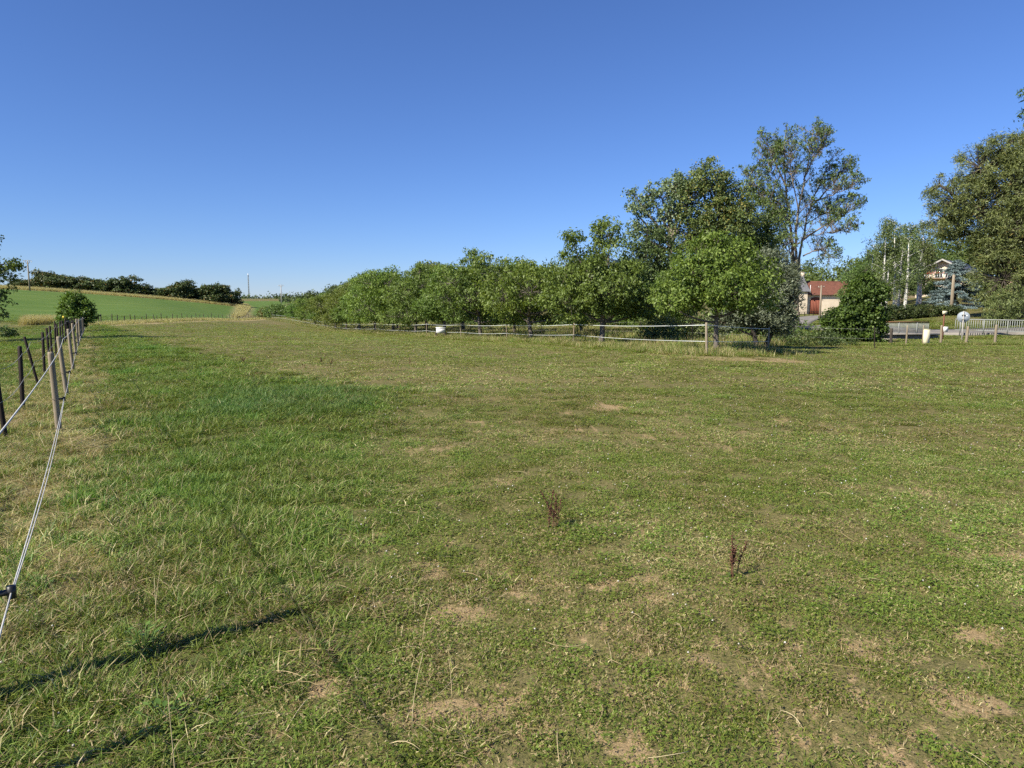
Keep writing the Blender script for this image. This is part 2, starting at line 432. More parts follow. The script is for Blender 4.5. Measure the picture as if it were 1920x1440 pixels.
# ------------------------------------------------------------------ the ground: one sheet out to the horizon
def ground_material():
    m, nt, out = newmat('meadow_ground')
    tc = N(nt, 'ShaderNodeTexCoord'); P = tc.outputs['Object']
    za = attr(nt, 'za'); zb = attr(nt, 'zb')           # (dry, soil, lush) and (field, tan, verge)
    sa = N(nt, 'ShaderNodeSeparateXYZ'); nt.links.new(za.outputs['Vector'], sa.inputs[0])
    sb = N(nt, 'ShaderNodeSeparateXYZ'); nt.links.new(zb.outputs['Vector'], sb.inputs[0])
    nf = noise(nt, P, 38, 5, .7); nm = noise(nt, P, 5.5, 6, .65); nl = noise(nt, P, .35, 5, .6); nff = noise(nt, P, 1.3, 6, .75)
    g = ramp(nt, nf.outputs[0], [(.30, (.05, .06, .016)), (.48, (.125, .12, .04)), (.68, (.235, .20, .085))]).outputs[0]
    g = mix(nt, ramp(nt, nm.outputs[0], [(.40, (0, 0, 0)), (.62, (.7, .7, .7))]).outputs[0], g, (.185, .155, .075))
    g = mix(nt, ramp(nt, nl.outputs[0], [(.42, (0, 0, 0)), (.64, (.25, .25, .25))]).outputs[0], g, (.085, .105, .028))
    lush = ramp(nt, nm.outputs[0], [(.3, (.036, .054, .013)), (.6, (.075, .11, .024))]).outputs[0]
    g = mix(nt, math_(nt, 'MULTIPLY', sa.outputs[2], .85), g, lush)
    straw = ramp(nt, nf.outputs[0], [(.3, (.13, .098, .048)), (.6, (.26, .205, .10))]).outputs[0]
    dn = math_(nt, 'ADD', sa.outputs[0], math_(nt, 'MULTIPLY', math_(nt, 'SUBTRACT', nff.outputs[0], .5), .9))
    g = mix(nt, math_(nt, 'MULTIPLY', ramp(nt, dn, [(.15, (0, 0, 0)), (.85, (1, 1, 1))]).outputs[0], .85), g, straw)
    soil = ramp(nt, nf.outputs[0], [(.25, (.20, .143, .072)), (.55, (.32, .24, .128)), (.75, (.42, .33, .185))]).outputs[0]
    sn = math_(nt, 'ADD', sa.outputs[1], math_(nt, 'MULTIPLY', math_(nt, 'SUBTRACT', nm.outputs[0], .5), .8))
    g = mix(nt, ramp(nt, sn, [(.14, (0, 0, 0)), (.42, (1, 1, 1))]).outputs[0], g, soil)
    vg = ramp(nt, nff.outputs[0], [(.3, (.07, .10, .026)), (.5, (.125, .145, .045)), (.7, (.20, .18, .075))]).outputs[0]
    g = mix(nt, math_(nt, 'MULTIPLY', sb.outputs[2], .8), g, vg)
    # the mown field on the rise, in faint mowing stripes
    mp = N(nt, 'ShaderNodeMapping'); mp.inputs['Scale'].default_value = (.02, .35, 1); mp.inputs['Rotation'].default_value = (0, 0, -.18)
    nt.links.new(P, mp.inputs[0])
    ns = noise(nt, mp.outputs[0], 1.0, 4, .6)
    fl = ramp(nt, ns.outputs[0], [(.3, (.075, .135, .028)), (.5, (.095, .155, .034)), (.7, (.125, .175, .045))]).outputs[0]
    g = mix(nt, sb.outputs[0], g, fl)
    tn = ramp(nt, nff.outputs[0], [(.3, (.36, .28, .15)), (.65, (.54, .43, .25))]).outputs[0]
    g = mix(nt, sb.outputs[1], g, tn)
    bsum = math_(nt, 'ADD', math_(nt, 'MULTIPLY', nf.outputs[0], .4), nm.outputs[0])
    ng = noise(nt, P, 150, 4, .7)
    g = mix(nt, .8, g, ramp(nt, ng.outputs[0], [(.34, (.30, .32, .28)), (.5, (.95, .95, .95)), (.66, (1.75, 1.6, 1.45))]).outputs[0], 'MULTIPLY')
    bsum = math_(nt, 'ADD', bsum, math_(nt, 'MULTIPLY', ng.outputs[0], .25))
    pbsdf(nt, out, g, .95, .08, bsum, .6, .022)
    return m
M['ground'] = ground_material()

def make_ground():
    nr = 430
    rr = np.concatenate([[0.0], 0.7 * np.exp(np.linspace(0, math.log(6000 / .7), nr))])
    a_f = np.linspace(-64, 64, 500)
    a_b = np.linspace(64, 296, 60)[1:-1]
    aa = np.radians(np.concatenate([a_f, a_b])); na = len(aa)
    R, A = np.meshgrid(rr[1:], aa, indexing='ij')
    x = (R * np.sin(A)).ravel(); y = (R * np.cos(A)).ravel()
    z = H(x, y)
    zz = zones(x, y)
    x = np.append(x, 0); y = np.append(y, 0); z = np.append(z, h1(0.01, 0))
    i = np.arange(nr - 1)[:, None] * na + np.arange(na)[None]
    j = np.arange(nr - 1)[:, None] * na + (np.arange(na)[None] + 1) % na
    Q = np.stack([i, i + na, j + na, j], -1).reshape(-1, 4)[:, ::-1]
    c = nr * na
    T = [(c, (k + 1) % na, k) for k in range(na)]
    za = np.stack([zz['dry'], zz['soil'], zz['lush']], -1); zb = np.stack([zz['field'], zz['tan'], zz['verge'] * (1 - zz['field'])], -1)
    za = np.vstack([za, [[0, 0, 0]]]); zb = np.vstack([zb, [[0, 0, 0]]])
    o = build('ground', np.stack([x, y, z], -1), Q, T, M['ground'], None, {'za': za, 'zb': zb}, True)
    tag(o, 'grazed green pasture with dry and bare patches running to the hills', None, None, 'structure')
make_ground()

def ribbon(name, pts, width, mat, lift=.05, label=None, n=6):
    pts = np.array(pts, float)
    t = np.linspace(0, len(pts) - 1, (len(pts) - 1) * 14 + 1)
    # smooth by Catmull-like averaging
    cx = np.interp(t, np.arange(len(pts)), pts[:, 0]); cy = np.interp(t, np.arange(len(pts)), pts[:, 1])
    for _ in range(30):
        cx[1:-1] = (cx[:-2] + 2 * cx[1:-1] + cx[2:]) / 4; cy[1:-1] = (cy[:-2] + 2 * cy[1:-1] + cy[2:]) / 4
    tx, ty = np.gradient(cx), np.gradient(cy); L = np.hypot(tx, ty); nx, ny = -ty / L, tx / L
    k = np.linspace(-.5, .5, n) * width
    X = cx[:, None] + nx[:, None] * k; Yv = cy[:, None] + ny[:, None] * k
    Z = H(X.ravel(), Yv.ravel()).reshape(X.shape)
    Z = np.maximum(Z, Z.mean(1, keepdims=True)) + lift
    V = np.stack([X, Yv, Z], -1).reshape(-1, 3)
    i = np.arange(len(cx) - 1)[:, None] * n + np.arange(n - 1)[None]
    Q = np.stack([i, i + 1, i + n + 1, i + n], -1).reshape(-1, 4)
    V2 = V.copy(); V2[:, 2] -= .25; m = len(V)
    e0 = np.arange(len(cx) - 1) * n; e1 = e0 + n - 1
    S0 = np.stack([e0, e0 + n, e0 + n + m, e0 + m], -1); S1 = np.stack([e1 + n, e1, e1 + m, e1 + n + m], -1)
    return tag(build(name, np.vstack([V, V2]), np.vstack([Q, S0, S1]), None, mat), label, None, None, 'structure')
M['asphalt'] = surf('worn_asphalt', (.15, .14, .125), (.24, .22, .195), 2.5, .9, .15, .3, .01, c3=(.28, .255, .22))
ribbon('road', ROADL, 5.2, M['asphalt'], .06, 'pale worn lane crossing the bridge and climbing to the farm')

# ------------------------------------------------------------------ grass
def grass_material(name, greens, straws, trans=.3):
    """blade colour: green or straw per blade; the share of straw follows the spot's dryness"""
    m, nt, out = newmat(name)
    r = attr(nt, 'rnd'); dr = attr(nt, 'dry', 'INSTANCER'); ti = attr(nt, 'tint', 'INSTANCER'); lu = attr(nt, 'lushi', 'INSTANCER')
    hh = attr(nt, 'hgt')
    g1 = ramp(nt, r.outputs['Fac'], greens[0]).outputs[0]
    g2 = ramp(nt, r.outputs['Fac'], greens[1]).outputs[0]
    g = mix(nt, lu.outputs['Fac'], g1, g2)
    g3 = ramp(nt, r.outputs['Fac'], [(0, (.035, .085, .025)), (.5, (.075, .15, .045)), (1, (.15, .23, .085))]).outputs[0]
    g = mix(nt, math_(nt, 'SUBTRACT', lu.outputs['Fac'], 1.0, True), g, g3)
    s = ramp(nt, r.outputs['Fac'], straws).outputs[0]
    r2 = math_(nt, 'FRACT', math_(nt, 'MULTIPLY', r.outputs['Fac'], 37.7))
    isdry = math_(nt, 'LESS_THAN', r2, dr.outputs['Fac'])
    col = mix(nt, isdry, g, s)
    hsv = N(nt, 'ShaderNodeHueSaturation')
    nt.links.new(math_(nt, 'ADD', math_(nt, 'MULTIPLY', ti.outputs['Fac'], .05), .475), hsv.inputs['Hue'])
    nt.links.new(math_(nt, 'ADD', math_(nt, 'MULTIPLY', ti.outputs['Fac'], .5), .75), hsv.inputs['Value'])
    nt.links.new(col, hsv.inputs['Color'])
    p = N(nt, 'ShaderNodeBsdfPrincipled'); nt.links.new(hsv.outputs[0], p.inputs['Base Color'])
    p.inputs['Roughness'].default_value = .5; p.inputs['Specular IOR Level'].default_value = .3
    t = N(nt, 'ShaderNodeBsdfTranslucent'); nt.links.new(mix(nt, 1.0, hsv.outputs[0], (1.2, 1.2, .6), 'MULTIPLY'), t.inputs[0])
    ms = N(nt, 'ShaderNodeMixShader'); ms.inputs[0].default_value = trans
    nt.links.new(p.outputs[0], ms.inputs[1]); nt.links.new(t.outputs[0], ms.inputs[2]); nt.links.new(ms.outputs[0], out.inputs[0])
    return m
GR_SHORT = [(.0, (.068, .108, .015)), (.35, (.130, .188, .026)), (.65, (.195, .25, .04)), (1, (.285, .31, .068))]
GR_LUSH = [(.0, (.05, .10, .014)), (.35, (.105, .180, .024)), (.7, (.17, .25, .038)), (1, (.27, .32, .075))]
STRAWS = [(.0, (.20, .15, .068)), (.4, (.36, .288, .135)), (.75, (.50, .41, .21)), (1, (.62, .53, .30))]
M['grass'] = grass_material('grass_blade', (GR_SHORT, GR_LUSH), STRAWS)

def blades(n, rad, hgt, wid, lie, rng, curl=.5, seg=2):
    """n bent blades rooted in a disc; lie 0 upright .. 1 flat"""
    a = rng.uniform(0, 2 * math.pi, n); r = rad * np.sqrt(rng.uniform(0, 1, n))
    bx, by = r * np.cos(a), r * np.sin(a)
    da = rng.uniform(0, 2 * math.pi, n)
    L = hgt[0] + (hgt[1] - hgt[0]) * rng.beta(1.6, 2.2, n)
    tilt = np.clip(rng.normal(lie, .22, n), .02, 1.0) * math.pi / 2 * .97
    cu = rng.uniform(.2, 1, n) * curl
    W = wid * rng.uniform(.6, 1.35, n)
    pts = [np.stack([bx, by, np.full(n, -.004)], -1)]; d = tilt.copy(); p = pts[0]
    for k in range(seg):
        stepv = np.stack([np.sin(d) * np.cos(da), np.sin(d) * np.sin(da), np.cos(d)], -1) * (L / seg)[:, None]
        p = p + stepv; p[:, 2] = np.maximum(p[:, 2], .002 + .004 * rng.uniform(0, 1, n)); pts.append(p); d = np.minimum(d + cu * 1.2, math.pi * .62)
    tw = rng.normal(0, .5, n)
    side = np.stack([-np.sin(da + tw), np.cos(da + tw), 0.35 * np.sin(tw * 2)], -1)
    V = []; wf = [1, .8, .5]
    for k in range(seg):
        V += [pts[k] - side * (W * wf[k] / 2)[:, None], pts[k] + side * (W * wf[k] / 2)[:, None]]
    V.append(pts[seg])
    V = np.stack(V, 1); m = 2 * seg + 1
    base = np.arange(n)[:, None] * m
    Q = np.concatenate([base + np.array([[2 * k, 2 * k + 1, 2 * k + 3, 2 * k + 2]]) for k in range(seg - 1)]) if seg > 1 else np.zeros((0, 4), int)
    T = base + np.array([[2 * seg - 2, 2 * seg - 1, 2 * seg]])
    rnd = np.repeat(rng.uniform(0, 1, n), m)
    return V.reshape(-1, 3), Q, T, rnd

def clover(n, rad, size, rng):
    """three-leaved clover: little round leaflets on hidden stalks"""
    VV, TT, RR = [], [], []; o = 0
    for k in range(n):
        a = rng.uniform(0, 6.28); r = rad * math.sqrt(rng.uniform()); c = np.array([r * math.cos(a), r * math.sin(a), rng.uniform(.012, .04)])
        s = size * rng.uniform(.7, 1.3); rot = rng.uniform(0, 6.28); rv = rng.uniform()
        tl = rng.normal(0, .35, 2)
        for j in range(3):
            b = rot + j * 2.094
            dx, dy = math.cos(b), math.sin(b)
            P = [(0, 0), (.45, -.42), (.9, -.38), (1.0, .0), (.9, .38), (.45, .42)]
            V = [c + np.array([(dx * u - dy * v) * s, (dy * u + dx * v) * s, (tl[0] * (dx * u - dy * v) + tl[1] * (dy * u + dx * v)) * s + .15 * s * (abs(v) - .2)]) for u, v in P]
            VV += V; TT += [(o, o + 1, o + 2), (o, o + 2, o + 3), (o, o + 3, o + 4), (o, o + 4, o + 5)]; RR += [rv] * 6; o += 6
    return np.array(VV), np.array(TT), np.array(RR)

TUFTS = bpy.data.collections.new('tuft_shapes')
def tuft_obj(idx, name, parts):
    b = MB(); rn = []
    for V, Q, T, R in parts:
        b.add(V, Q, T); rn.append(R)
    V = np.concatenate(b.v)
    o = build('%02d_%s' % (idx, name), V, np.concatenate(b.q) if b.q else None, np.concatenate(b.t), M['grass'], None, {'rnd': np.concatenate(rn), 'hgt': V[:, 2]})
    COL.objects.unlink(o); TUFTS.objects.link(o)
def make_tufts():
    rng = np.random.default_rng(11); i = 0
    for k in range(6):      # 0-5 grazed short turf with clover
        ps = [blades(125, .10, (.012, .048), .0036, .62, rng, .6)]
        V, T, R = clover(20, .10, .0052, rng); ps.append((V, None, T, R * .5 + .2))
        tuft_obj(i, 'short', ps); i += 1
    for k in range(5):      # 6-10 longer lush grass
        tuft_obj(i, 'lush', [blades(120, .09, (.05, .17), .0048, .42, rng, .75)]); i += 1
    for k in range(4):      # 11-14 flattened straw
        tuft_obj(i, 'straw', [blades(70, .11, (.05, .24), .0034, .86, rng, .25)]); i += 1
    for k in range(3):      # 15-17 clover cushions
        V, T, R = clover(95, .09, .0060, rng)
        tuft_obj(i, 'clover', [(V, None, T, R * .5 + .3), blades(25, .09, (.02, .06), .004, .6, rng)]); i += 1
    for k in range(3):      # 18-20 upright tall dry grass
        tuft_obj(i, 'tall', [blades(46, .08, (.10, .24), .004, .2, rng, .35)]); i += 1
    for k in range(3):      # 21-23 broad low tufts for far ground: fewer, wider blades
        tuft_obj(i, 'far', [blades(75, .15, (.012, .04), .010, .68, rng, .6, 1)]); i += 1
make_tufts()

def gn_scatter(name, P, idx, rot, scl, dry, tint, lush, label):
    """one stuff object: points that carry the grass tufts"""
    o = build(name, P, None, None, M['grass'], None, {'dry': dry, 'tint': tint, 'lushi': lush, 'rot': rot, 'scl': scl})
    at = o.data.attributes.new('idx', 'INT', 'POINT'); at.data.foreach_set('value', idx.astype(np.int32))
    ng = bpy.data.node_groups.new(name + '_nodes', 'GeometryNodeTree')
    ng.interface.new_socket('Geometry', in_out='INPUT', socket_type='NodeSocketGeometry')
    ng.interface.new_socket('Geometry', in_out='OUTPUT', socket_type='NodeSocketGeometry')
    gi = ng.nodes.new('NodeGroupInput'); go = ng.nodes.new('NodeGroupOutput')
    ci = ng.nodes.new('GeometryNodeCollectionInfo'); ci.inputs['Collection'].default_value = TUFTS
    ci.inputs['Separate Children'].default_value = True; ci.inputs['Reset Children'].default_value = True
    ip = ng.nodes.new('GeometryNodeInstanceOnPoints'); ip.inputs['Pick Instance'].default_value = True
    def na(n, t):
        q = ng.nodes.new('GeometryNodeInputNamedAttribute'); q.data_type = t; q.inputs['Name'].default_value = n
        return q.outputs['Attribute']
    L = ng.links.new
    L(gi.outputs[0], ip.inputs['Points']); L(ci.outputs[0], ip.inputs['Instance'])
    L(na('idx', 'INT'), ip.inputs['Instance Index'])
    e2r = ng.nodes.new('FunctionNodeEulerToRotation'); L(na('rot', 'FLOAT_VECTOR'), e2r.inputs[0]); L(e2r.outputs[0], ip.inputs['Rotation'])
    L(na('scl', 'FLOAT_VECTOR'), ip.inputs['Scale'])
    L(ip.outputs[0], go.inputs[0])
    md = o.modifiers.new('scatter', 'NODES'); md.node_group = ng
    return tag(o, label, 'grass', None, 'stuff')

def polar_points(rng, y0, y1, dens, half=43):
    """random points over the fan seen ahead, between two distances"""
    k = math.tan(math.radians(half)) * .87; m_ = 2.6          # wider than the view, so a step aside still shows grass
    n = int((k * (y1 ** 2 - y0 ** 2) + 2 * m_ * (y1 - y0)) * dens)
    y = rng.uniform(y0, y1, n * 2); x = rng.uniform(-1, 1, n * 2) * (k * y1 + m_)
    ok = np.abs(x) < k * y + m_
    x, y = x[ok], y[ok]
    n = min(n, len(x)); return x[:n], y[:n]

def make_grass():
    rng = np.random.default_rng(5)
    P, I, Rr, S, D, Ti, Lu = [], [], [], [], [], [], []
    #         y0   y1  density  spread  height
    bands = [(.7, 4.2, 225, 1.0, 1.0), (4.2, 7.5, 140, 1.2, 1.05), (7.5, 13, 62, 1.6, 1.1), (13, 22, 25, 2.2, 1.1), (22, 36, 9, 3.0, 1.2), (36, 62, 3.4, 4.2, 1.3), (62, 110, 1.1, 6.0, 1.5)]
    for y0, y1, dens, sc, hs_ in bands:
        x, y = polar_points(rng, y0, y1, dens)
        z = zones(x, y); n = len(x)
        keep = rng.uniform(0, 1, n) > np.clip(z['soil'] * 1.15 - .12, 0, .84)
        keep &= line_dist(x, y, ROADL) > 3.0
        keep &= rng.uniform(0, 1, n) > .55 * np.clip(z['tan'] - z['field'], 0, 1)
        lushness = z['lush']
        keep &= rng.uniform(0, 1, n) > .72 * z['dryf']
        keep &= rng.uniform(0, 1, n) > .55 * sstep(.5, .66, fbm(x * 4.6, y * 4.6, 161, 3)) * (1 - np.clip(1.5 * lushness, 0, 1)) * (1 - z['left']) * (y < 22)
        u = rng.uniform(0, 1, n)
        kind = np.where(u < lushness * .95, 1, 0)
        u2 = rng.uniform(0, 1, n)
        kind = np.where(u2 < np.clip(z['dry'] - .15, 0, 1) * 1.0 * (z['strip'] + z['left'] > .4), 2, kind)
        cl = sstep(.5, .68, fbm(x * 1.4, y * 1.4, 91, 3))
        kind = np.where((kind == 0) & (rng.uniform(0, 1, n) < .04 + .18 * cl), 3, kind)
        tuf = sstep(.66, .72, fbm(x * .9, y * 1.6, 131, 3)) * (x > 0) * sstep(6, 9, y)
        kind = np.where((kind == 0) & (rng.uniform(0, 1, n) < .35 * tuf), 1, kind)
        kind = np.where((z['verge'] > .5) & (rng.uniform(0, 1, n) < .6), 1, kind)
        if y0 >= 13: kind = np.where((kind == 0) | (kind == 3), 5, kind)
        base = np.array([0, 6, 11, 15, 18, 21])[kind]; cnt = np.array([6, 5, 4, 3, 3, 3])[kind]
        idx = base + (rng.uniform(0, 1, n) * cnt).astype(int)
        tall = .75 + .6 * fbm(x * 1.1, y * 1.1, 44, 3)
        s = sc * rng.uniform(.75, 1.25, n)
        sz = hs_ * rng.uniform(.7, 1.2, n) * np.where(kind == 1, tall * (.36 + .62 * np.clip(lushness + .8 * z['verge'], 0, 1)) * np.interp(y, [2, 4], [.8, 1]), 1)
        dry = np.clip(.10 * (1 - .6 * lushness) + .20 * sstep(.52, .66, fbm(x * 3.4, y * 3.4, 151, 3)) * (1 - lushness) + .48 * z['dry'] + .30 * z['soil'] + .16 * sstep(.52, .68, fbm(x * 1.7, y * 1.7, 141, 3)) * (1 - lushness) + .18 * (z['n3'] - .5) + .12 * rng.normal(0, 1, n) * .5, .02, .95)
        dry = np.where(kind == 2, np.maximum(dry, .75), dry)
        dry = np.where(kind == 3, dry * .25, dry)
        dry = np.where(z['field'] > .5, .04, dry) * np.interp(y, [0, 10, 25, 60], [1, .85, .5, .4])
        tint = np.clip(.5 + (z['n1'] - .5) * 1.0 + (z['n2'] - .5) * .5 + rng.normal(0, .16, n), 0, 1)
        lu = np.clip(lushness * .9 + .25 * cl + .6 * z['field'], 0, 1) + .55 * np.clip(z['patch'] * 1.4, 0, 1) * (lushness > .3)
        k = keep
        zg = H(x[k], y[k])
        P.append(np.stack([x[k], y[k], zg - .002], -1)); I.append(idx[k])
        nk = k.sum()
        Rr.append(np.stack([rng.normal(0, .06, nk), rng.normal(0, .06, nk), rng.uniform(0, 6.28, nk)], -1))
        S.append(np.stack([s[k], s[k], sz[k]], -1)); D.append(dry[k]); Ti.append(tint[k]); Lu.append(lu[k])
    c = np.concatenate
    gn_scatter('meadow_grass', c(P), c(I), c(Rr), c(S), c(D), c(Ti), c(Lu), 'grazed pasture grass and clover with longer green blades along the fence')
    print('grass tufts', sum(len(q) for q in P))
make_grass()

def scatter_tall(name, pts_fn, n, hs_, ws, dry, seed, label, kinds=(18, 3)):
    rng = np.random.default_rng(seed)
    x, y = pts_fn(rng, n); n = len(x)
    z = H(x, y)
    idx = kinds[0] + (rng.uniform(0, 1, n) * kinds[1]).astype(int)
    rot = np.stack([rng.normal(0, .08, n), rng.normal(0, .08, n), rng.uniform(0, 6.28, n)], -1)
    h = hs_ * rng.uniform(.6, 1.2, n); w = ws * rng.uniform(.7, 1.3, n)
    gn_scatter(name, np.stack([x, y, z - .01], -1), idx, rot, np.stack([w, w, h], -1), np.clip(rng.normal(dry, .12, n), 0, 1),
               np.clip(rng.normal(.6 if dry < .7 else .95, .2, n), 0, 1), np.zeros(n) + .3, label)
def in_poly(pts):
    pts = np.array(pts)
    def f(rng, n):
        x = rng.uniform(pts[:, 0].min(), pts[:, 0].max(), n * 12); y = rng.uniform(pts[:, 1].min(), pts[:, 1].max(), n * 12)
        k = poly_mask(x, y, [tuple(p) for p in pts], .01) > .5
        return x[k][:n], y[k][:n]
    return f
def along(pts, wid):
    pts = np.array(pts)
    def f(rng, n):
        seg = np.hypot(*np.diff(pts, axis=0).T); cum = np.concatenate([[0], np.cumsum(seg)])
        t = rng.uniform(0, cum[-1], n)
        x = np.interp(t, cum, pts[:, 0]); y = np.interp(t, cum, pts[:, 1])
        return x + rng.normal(0, wid, n), y + rng.normal(0, wid, n)
    return f
scatter_tall('dry_strip_grass', in_poly(TANS), 16000, 6.0, 4.0, .98, 3, 'straw-coloured tall grass strip along the crest of the green field')
scatter_tall('dry_grass_patch', in_poly(TANP), 900, 5.0, 3.5, .95, 4, 'straw-coloured patch of tall grass left of the round bush')
scatter_tall('tape_fence_verge_grass', along(ORCHP, .7), 5200, 1.5, 2.2, .38, 6, 'longer uncut grass under the white tape fence')
scatter_tall('cross_fence_verge_grass', along(CROSSP, .5), 2600, 2.2, 3.2, .8, 7, 'dry uncut grass at the foot of the far fence across the meadow')
scatter_tall('orchard_grass', in_poly(ORCHAREA), 9000, 2.2, 3.5, .42, 8, 'yellowing long grass under the orchard trees')
scatter_tall('bridge_verge_grass', in_poly(gp([(1560, 35.5), (1700, 36.5), (2000, 37), (2000, 40.5), (1750, 41), (1640, 40)])), 5000, .9, 2.2, .22, 9, 'green roadside grass in front of the bridge')
FENCE_L = [(fence_x(y), y) for y in (3.2, 8, 20, 45, 62)]
scatter_tall('near_fence_straw', along([(fence_x(y) - .1, y) for y in (4.0, 6, 10, 16)], .5), 1500, .5, 1.15, .9, 13, 'trampled straw around the nearest fence posts', (11, 4))
scatter_tall('fence_foot_straw', along([(fence_x(y) - .25, y) for y in (16, 20, 40, 62)], .45), 1700, .55, 1.3, .92, 10, 'dead flattened straw along the foot of the post fence', (11, 4))
scatter_tall('fence_foot_grass', along([(fence_x(y) - .2, y) for y in (2, 6, 10, 20, 40, 62)], .25), 700, 1.0, 1.0, .6, 12, 'tangled half dry grass between the fence posts', (6, 5))

# ------------------------------------------------------------------ loose stalks, clover flowers, earth crumbs
def flatmat(name, stops, rough=.7, trans=0.0):
    m, nt, out = newmat(name)
    r = attr(nt, 'rnd'); c = ramp(nt, r.outputs['Fac'], stops).outputs[0]
    pbsdf(nt, out, c, rough, .25); return m
M['stalk'] = flatmat('dry_stalk', [(0, (.30, .22, .10)), (.5, (.47, .37, .19)), (1, (.60, .50, .30))])
M['clover_flower'] = flatmat('clover_flower', [(0, (.36, .32, .25)), (1, (.62, .60, .54))])
M['soilcrumb'] = surf('soil_crumb', (.20, .14, .082), (.32, .23, .135), 30, .95, .05, .6, .01)
M['dock'] = flatmat('dock_seed', [(0, (.045, .02, .013)), (.5, (.095, .04, .025)), (1, (.17, .085, .05))], .8)
M['dockstem'] = flatmat('dock_stem', [(0, (.10, .05, .03)), (1, (.16, .08, .045))], .8)

def stalks():
    rng = np.random.default_rng(77); b = MB()
    spots = []
    for k in range(330):
        if k < 210:
            y = rng.uniform(2.0, 9.5); s = rng.normal(.6, 1.1); x = fence_x(y) + s * 1.174
        else:
            y = rng.uniform(2.1, 7.5); x = rng.uniform(-.75, .75) * y
        spots.append((x, y, rng.uniform(.05, .22), rng.uniform(0, 6.28)))
    for (px, Y, L, a) in [(590, 2.95, .28, .05), (650, 2.42, .26, -.8), (1590, 2.82, .24, -.25), (690, 2.15, .34, .1), (780, 2.08, .18, -.5), (505, 2.75, .2, .2), (1240, 4.1, .09, -.1), (420, 2.2, .3, .25), (560, 2.5, .22, 1.4), (520, 3.6, .2, -.3), (330, 3.9, .22, .3), (470, 4.9, .3, -.1)]:
        g = G(px, Y); spots.append((g[0], g[1], L, a))
    for x, y, L, a in spots:
        t = np.linspace(0, 1, 5); bend = rng.normal(0, .22)
        X = x + np.cos(a + bend * (t - .5) * 2) * L * (t - .5); Yv = y + np.sin(a + bend * (t - .5) * 2) * L * (t - .5)
        Z = H(X, Yv) + .022 + .02 * np.sin(t * 3.14) * rng.uniform(0, 1) + rng.normal(0, .006)
        b.tube(np.stack([X, Yv, Z], -1), rng.uniform(.0009, .0022) * np.linspace(1, .6, 5), 4, True, rng.uniform(0, 1))
    # a few upright dead seed stems
    g = G(330, 2.12); t = np.linspace(0, 1, 6)
    b.tube(np.stack([g[0] - .02 * t, g[1] + .02 * t, g[2] + .30 * t], -1), .0018 * np.linspace(1, .6, 6), 5, True, .7)
    for k in range(26):
        y = rng.uniform(2.05, 6); x = fence_x(y) + rng.uniform(-.2, 2.2); z = h1(x, y); L = rng.uniform(.12, .3); a = rng.uniform(0, 6.28)
        t = np.linspace(0, 1, 5)
        b.tube(np.stack([x + np.cos(a) * .25 * L * t ** 2, y + np.sin(a) * .25 * L * t ** 2, z + L * t], -1), .0016 * np.linspace(1, .5, 5), 4, True, rng.uniform(.2, 1))
    tag(b.build('straw_stalks', M['stalk']), 'loose pale straw stalks lying on the near grass', 'straw', None, 'stuff')
stalks()

def octa(b, c, r, a, sq=.8):
    V = np.array([(1, 0, 0), (-1, 0, 0), (0, 1, 0), (0, -1, 0), (0, 0, sq), (0, 0, -sq)], float) * r + np.array(c)
    b.add(V, None, [(0, 2, 4), (2, 1, 4), (1, 3, 4), (3, 0, 4), (2, 0, 5), (1, 2, 5), (3, 1, 5), (0, 3, 5)], a)
def flowers():
    rng = np.random.default_rng(8); b = MB()
    for y0, y1, d_, rs in ((1.8, 6, 9, 1.0), (6, 14, 6.0, 1.05), (14, 30, 2.2, 1.25)):
        x, y = polar_points(rng, y0, y1, d_, 40)
        w = fbm(x * .5, y * .5, 101, 3) + .25 * sstep(0, 3, x) * (y > 6)
        z = zones(x, y); k = (w > .52) & (z['left'] < .5) & (z['tan'] < .2) & (z['verge'] < .3)
        x, y = x[k], y[k]; zz = H(x, y)
        for i in range(len(x)):
            octa(b, (x[i], y[i], zz[i] + rng.uniform(.025, .055)), rng.uniform(.0038, .0075) * rs, rng.uniform(0, 1), 1.0)
    tag(b.build('clover_flowers', M['clover_flower']), 'tiny white clover flower heads dotted over the pasture', 'clover flowers', None, 'stuff')
flowers()
def crumbs():
    rng = np.random.default_rng(19); b = MB()
    x, y = polar_points(rng, 1.6, 7, 800, 40); z = zones(x, y)
    k = rng.uniform(0, 1, len(x)) < z['soil'] * 1.0 - .25
    x, y = x[k], y[k]; zz = H(x, y)
    for i in range(len(x)):
        r = .004 + .012 * rng.beta(1, 5); octa(b, (x[i], y[i], zz[i] + r * .4), r * rng.uniform(.7, 1.3), 0, rng.uniform(.5, .8))
    tag(b.build('soil_crumbs', M['soilcrumb']), 'crumbs of dry brown earth on the bare spots', 'soil', None, 'stuff')
crumbs()

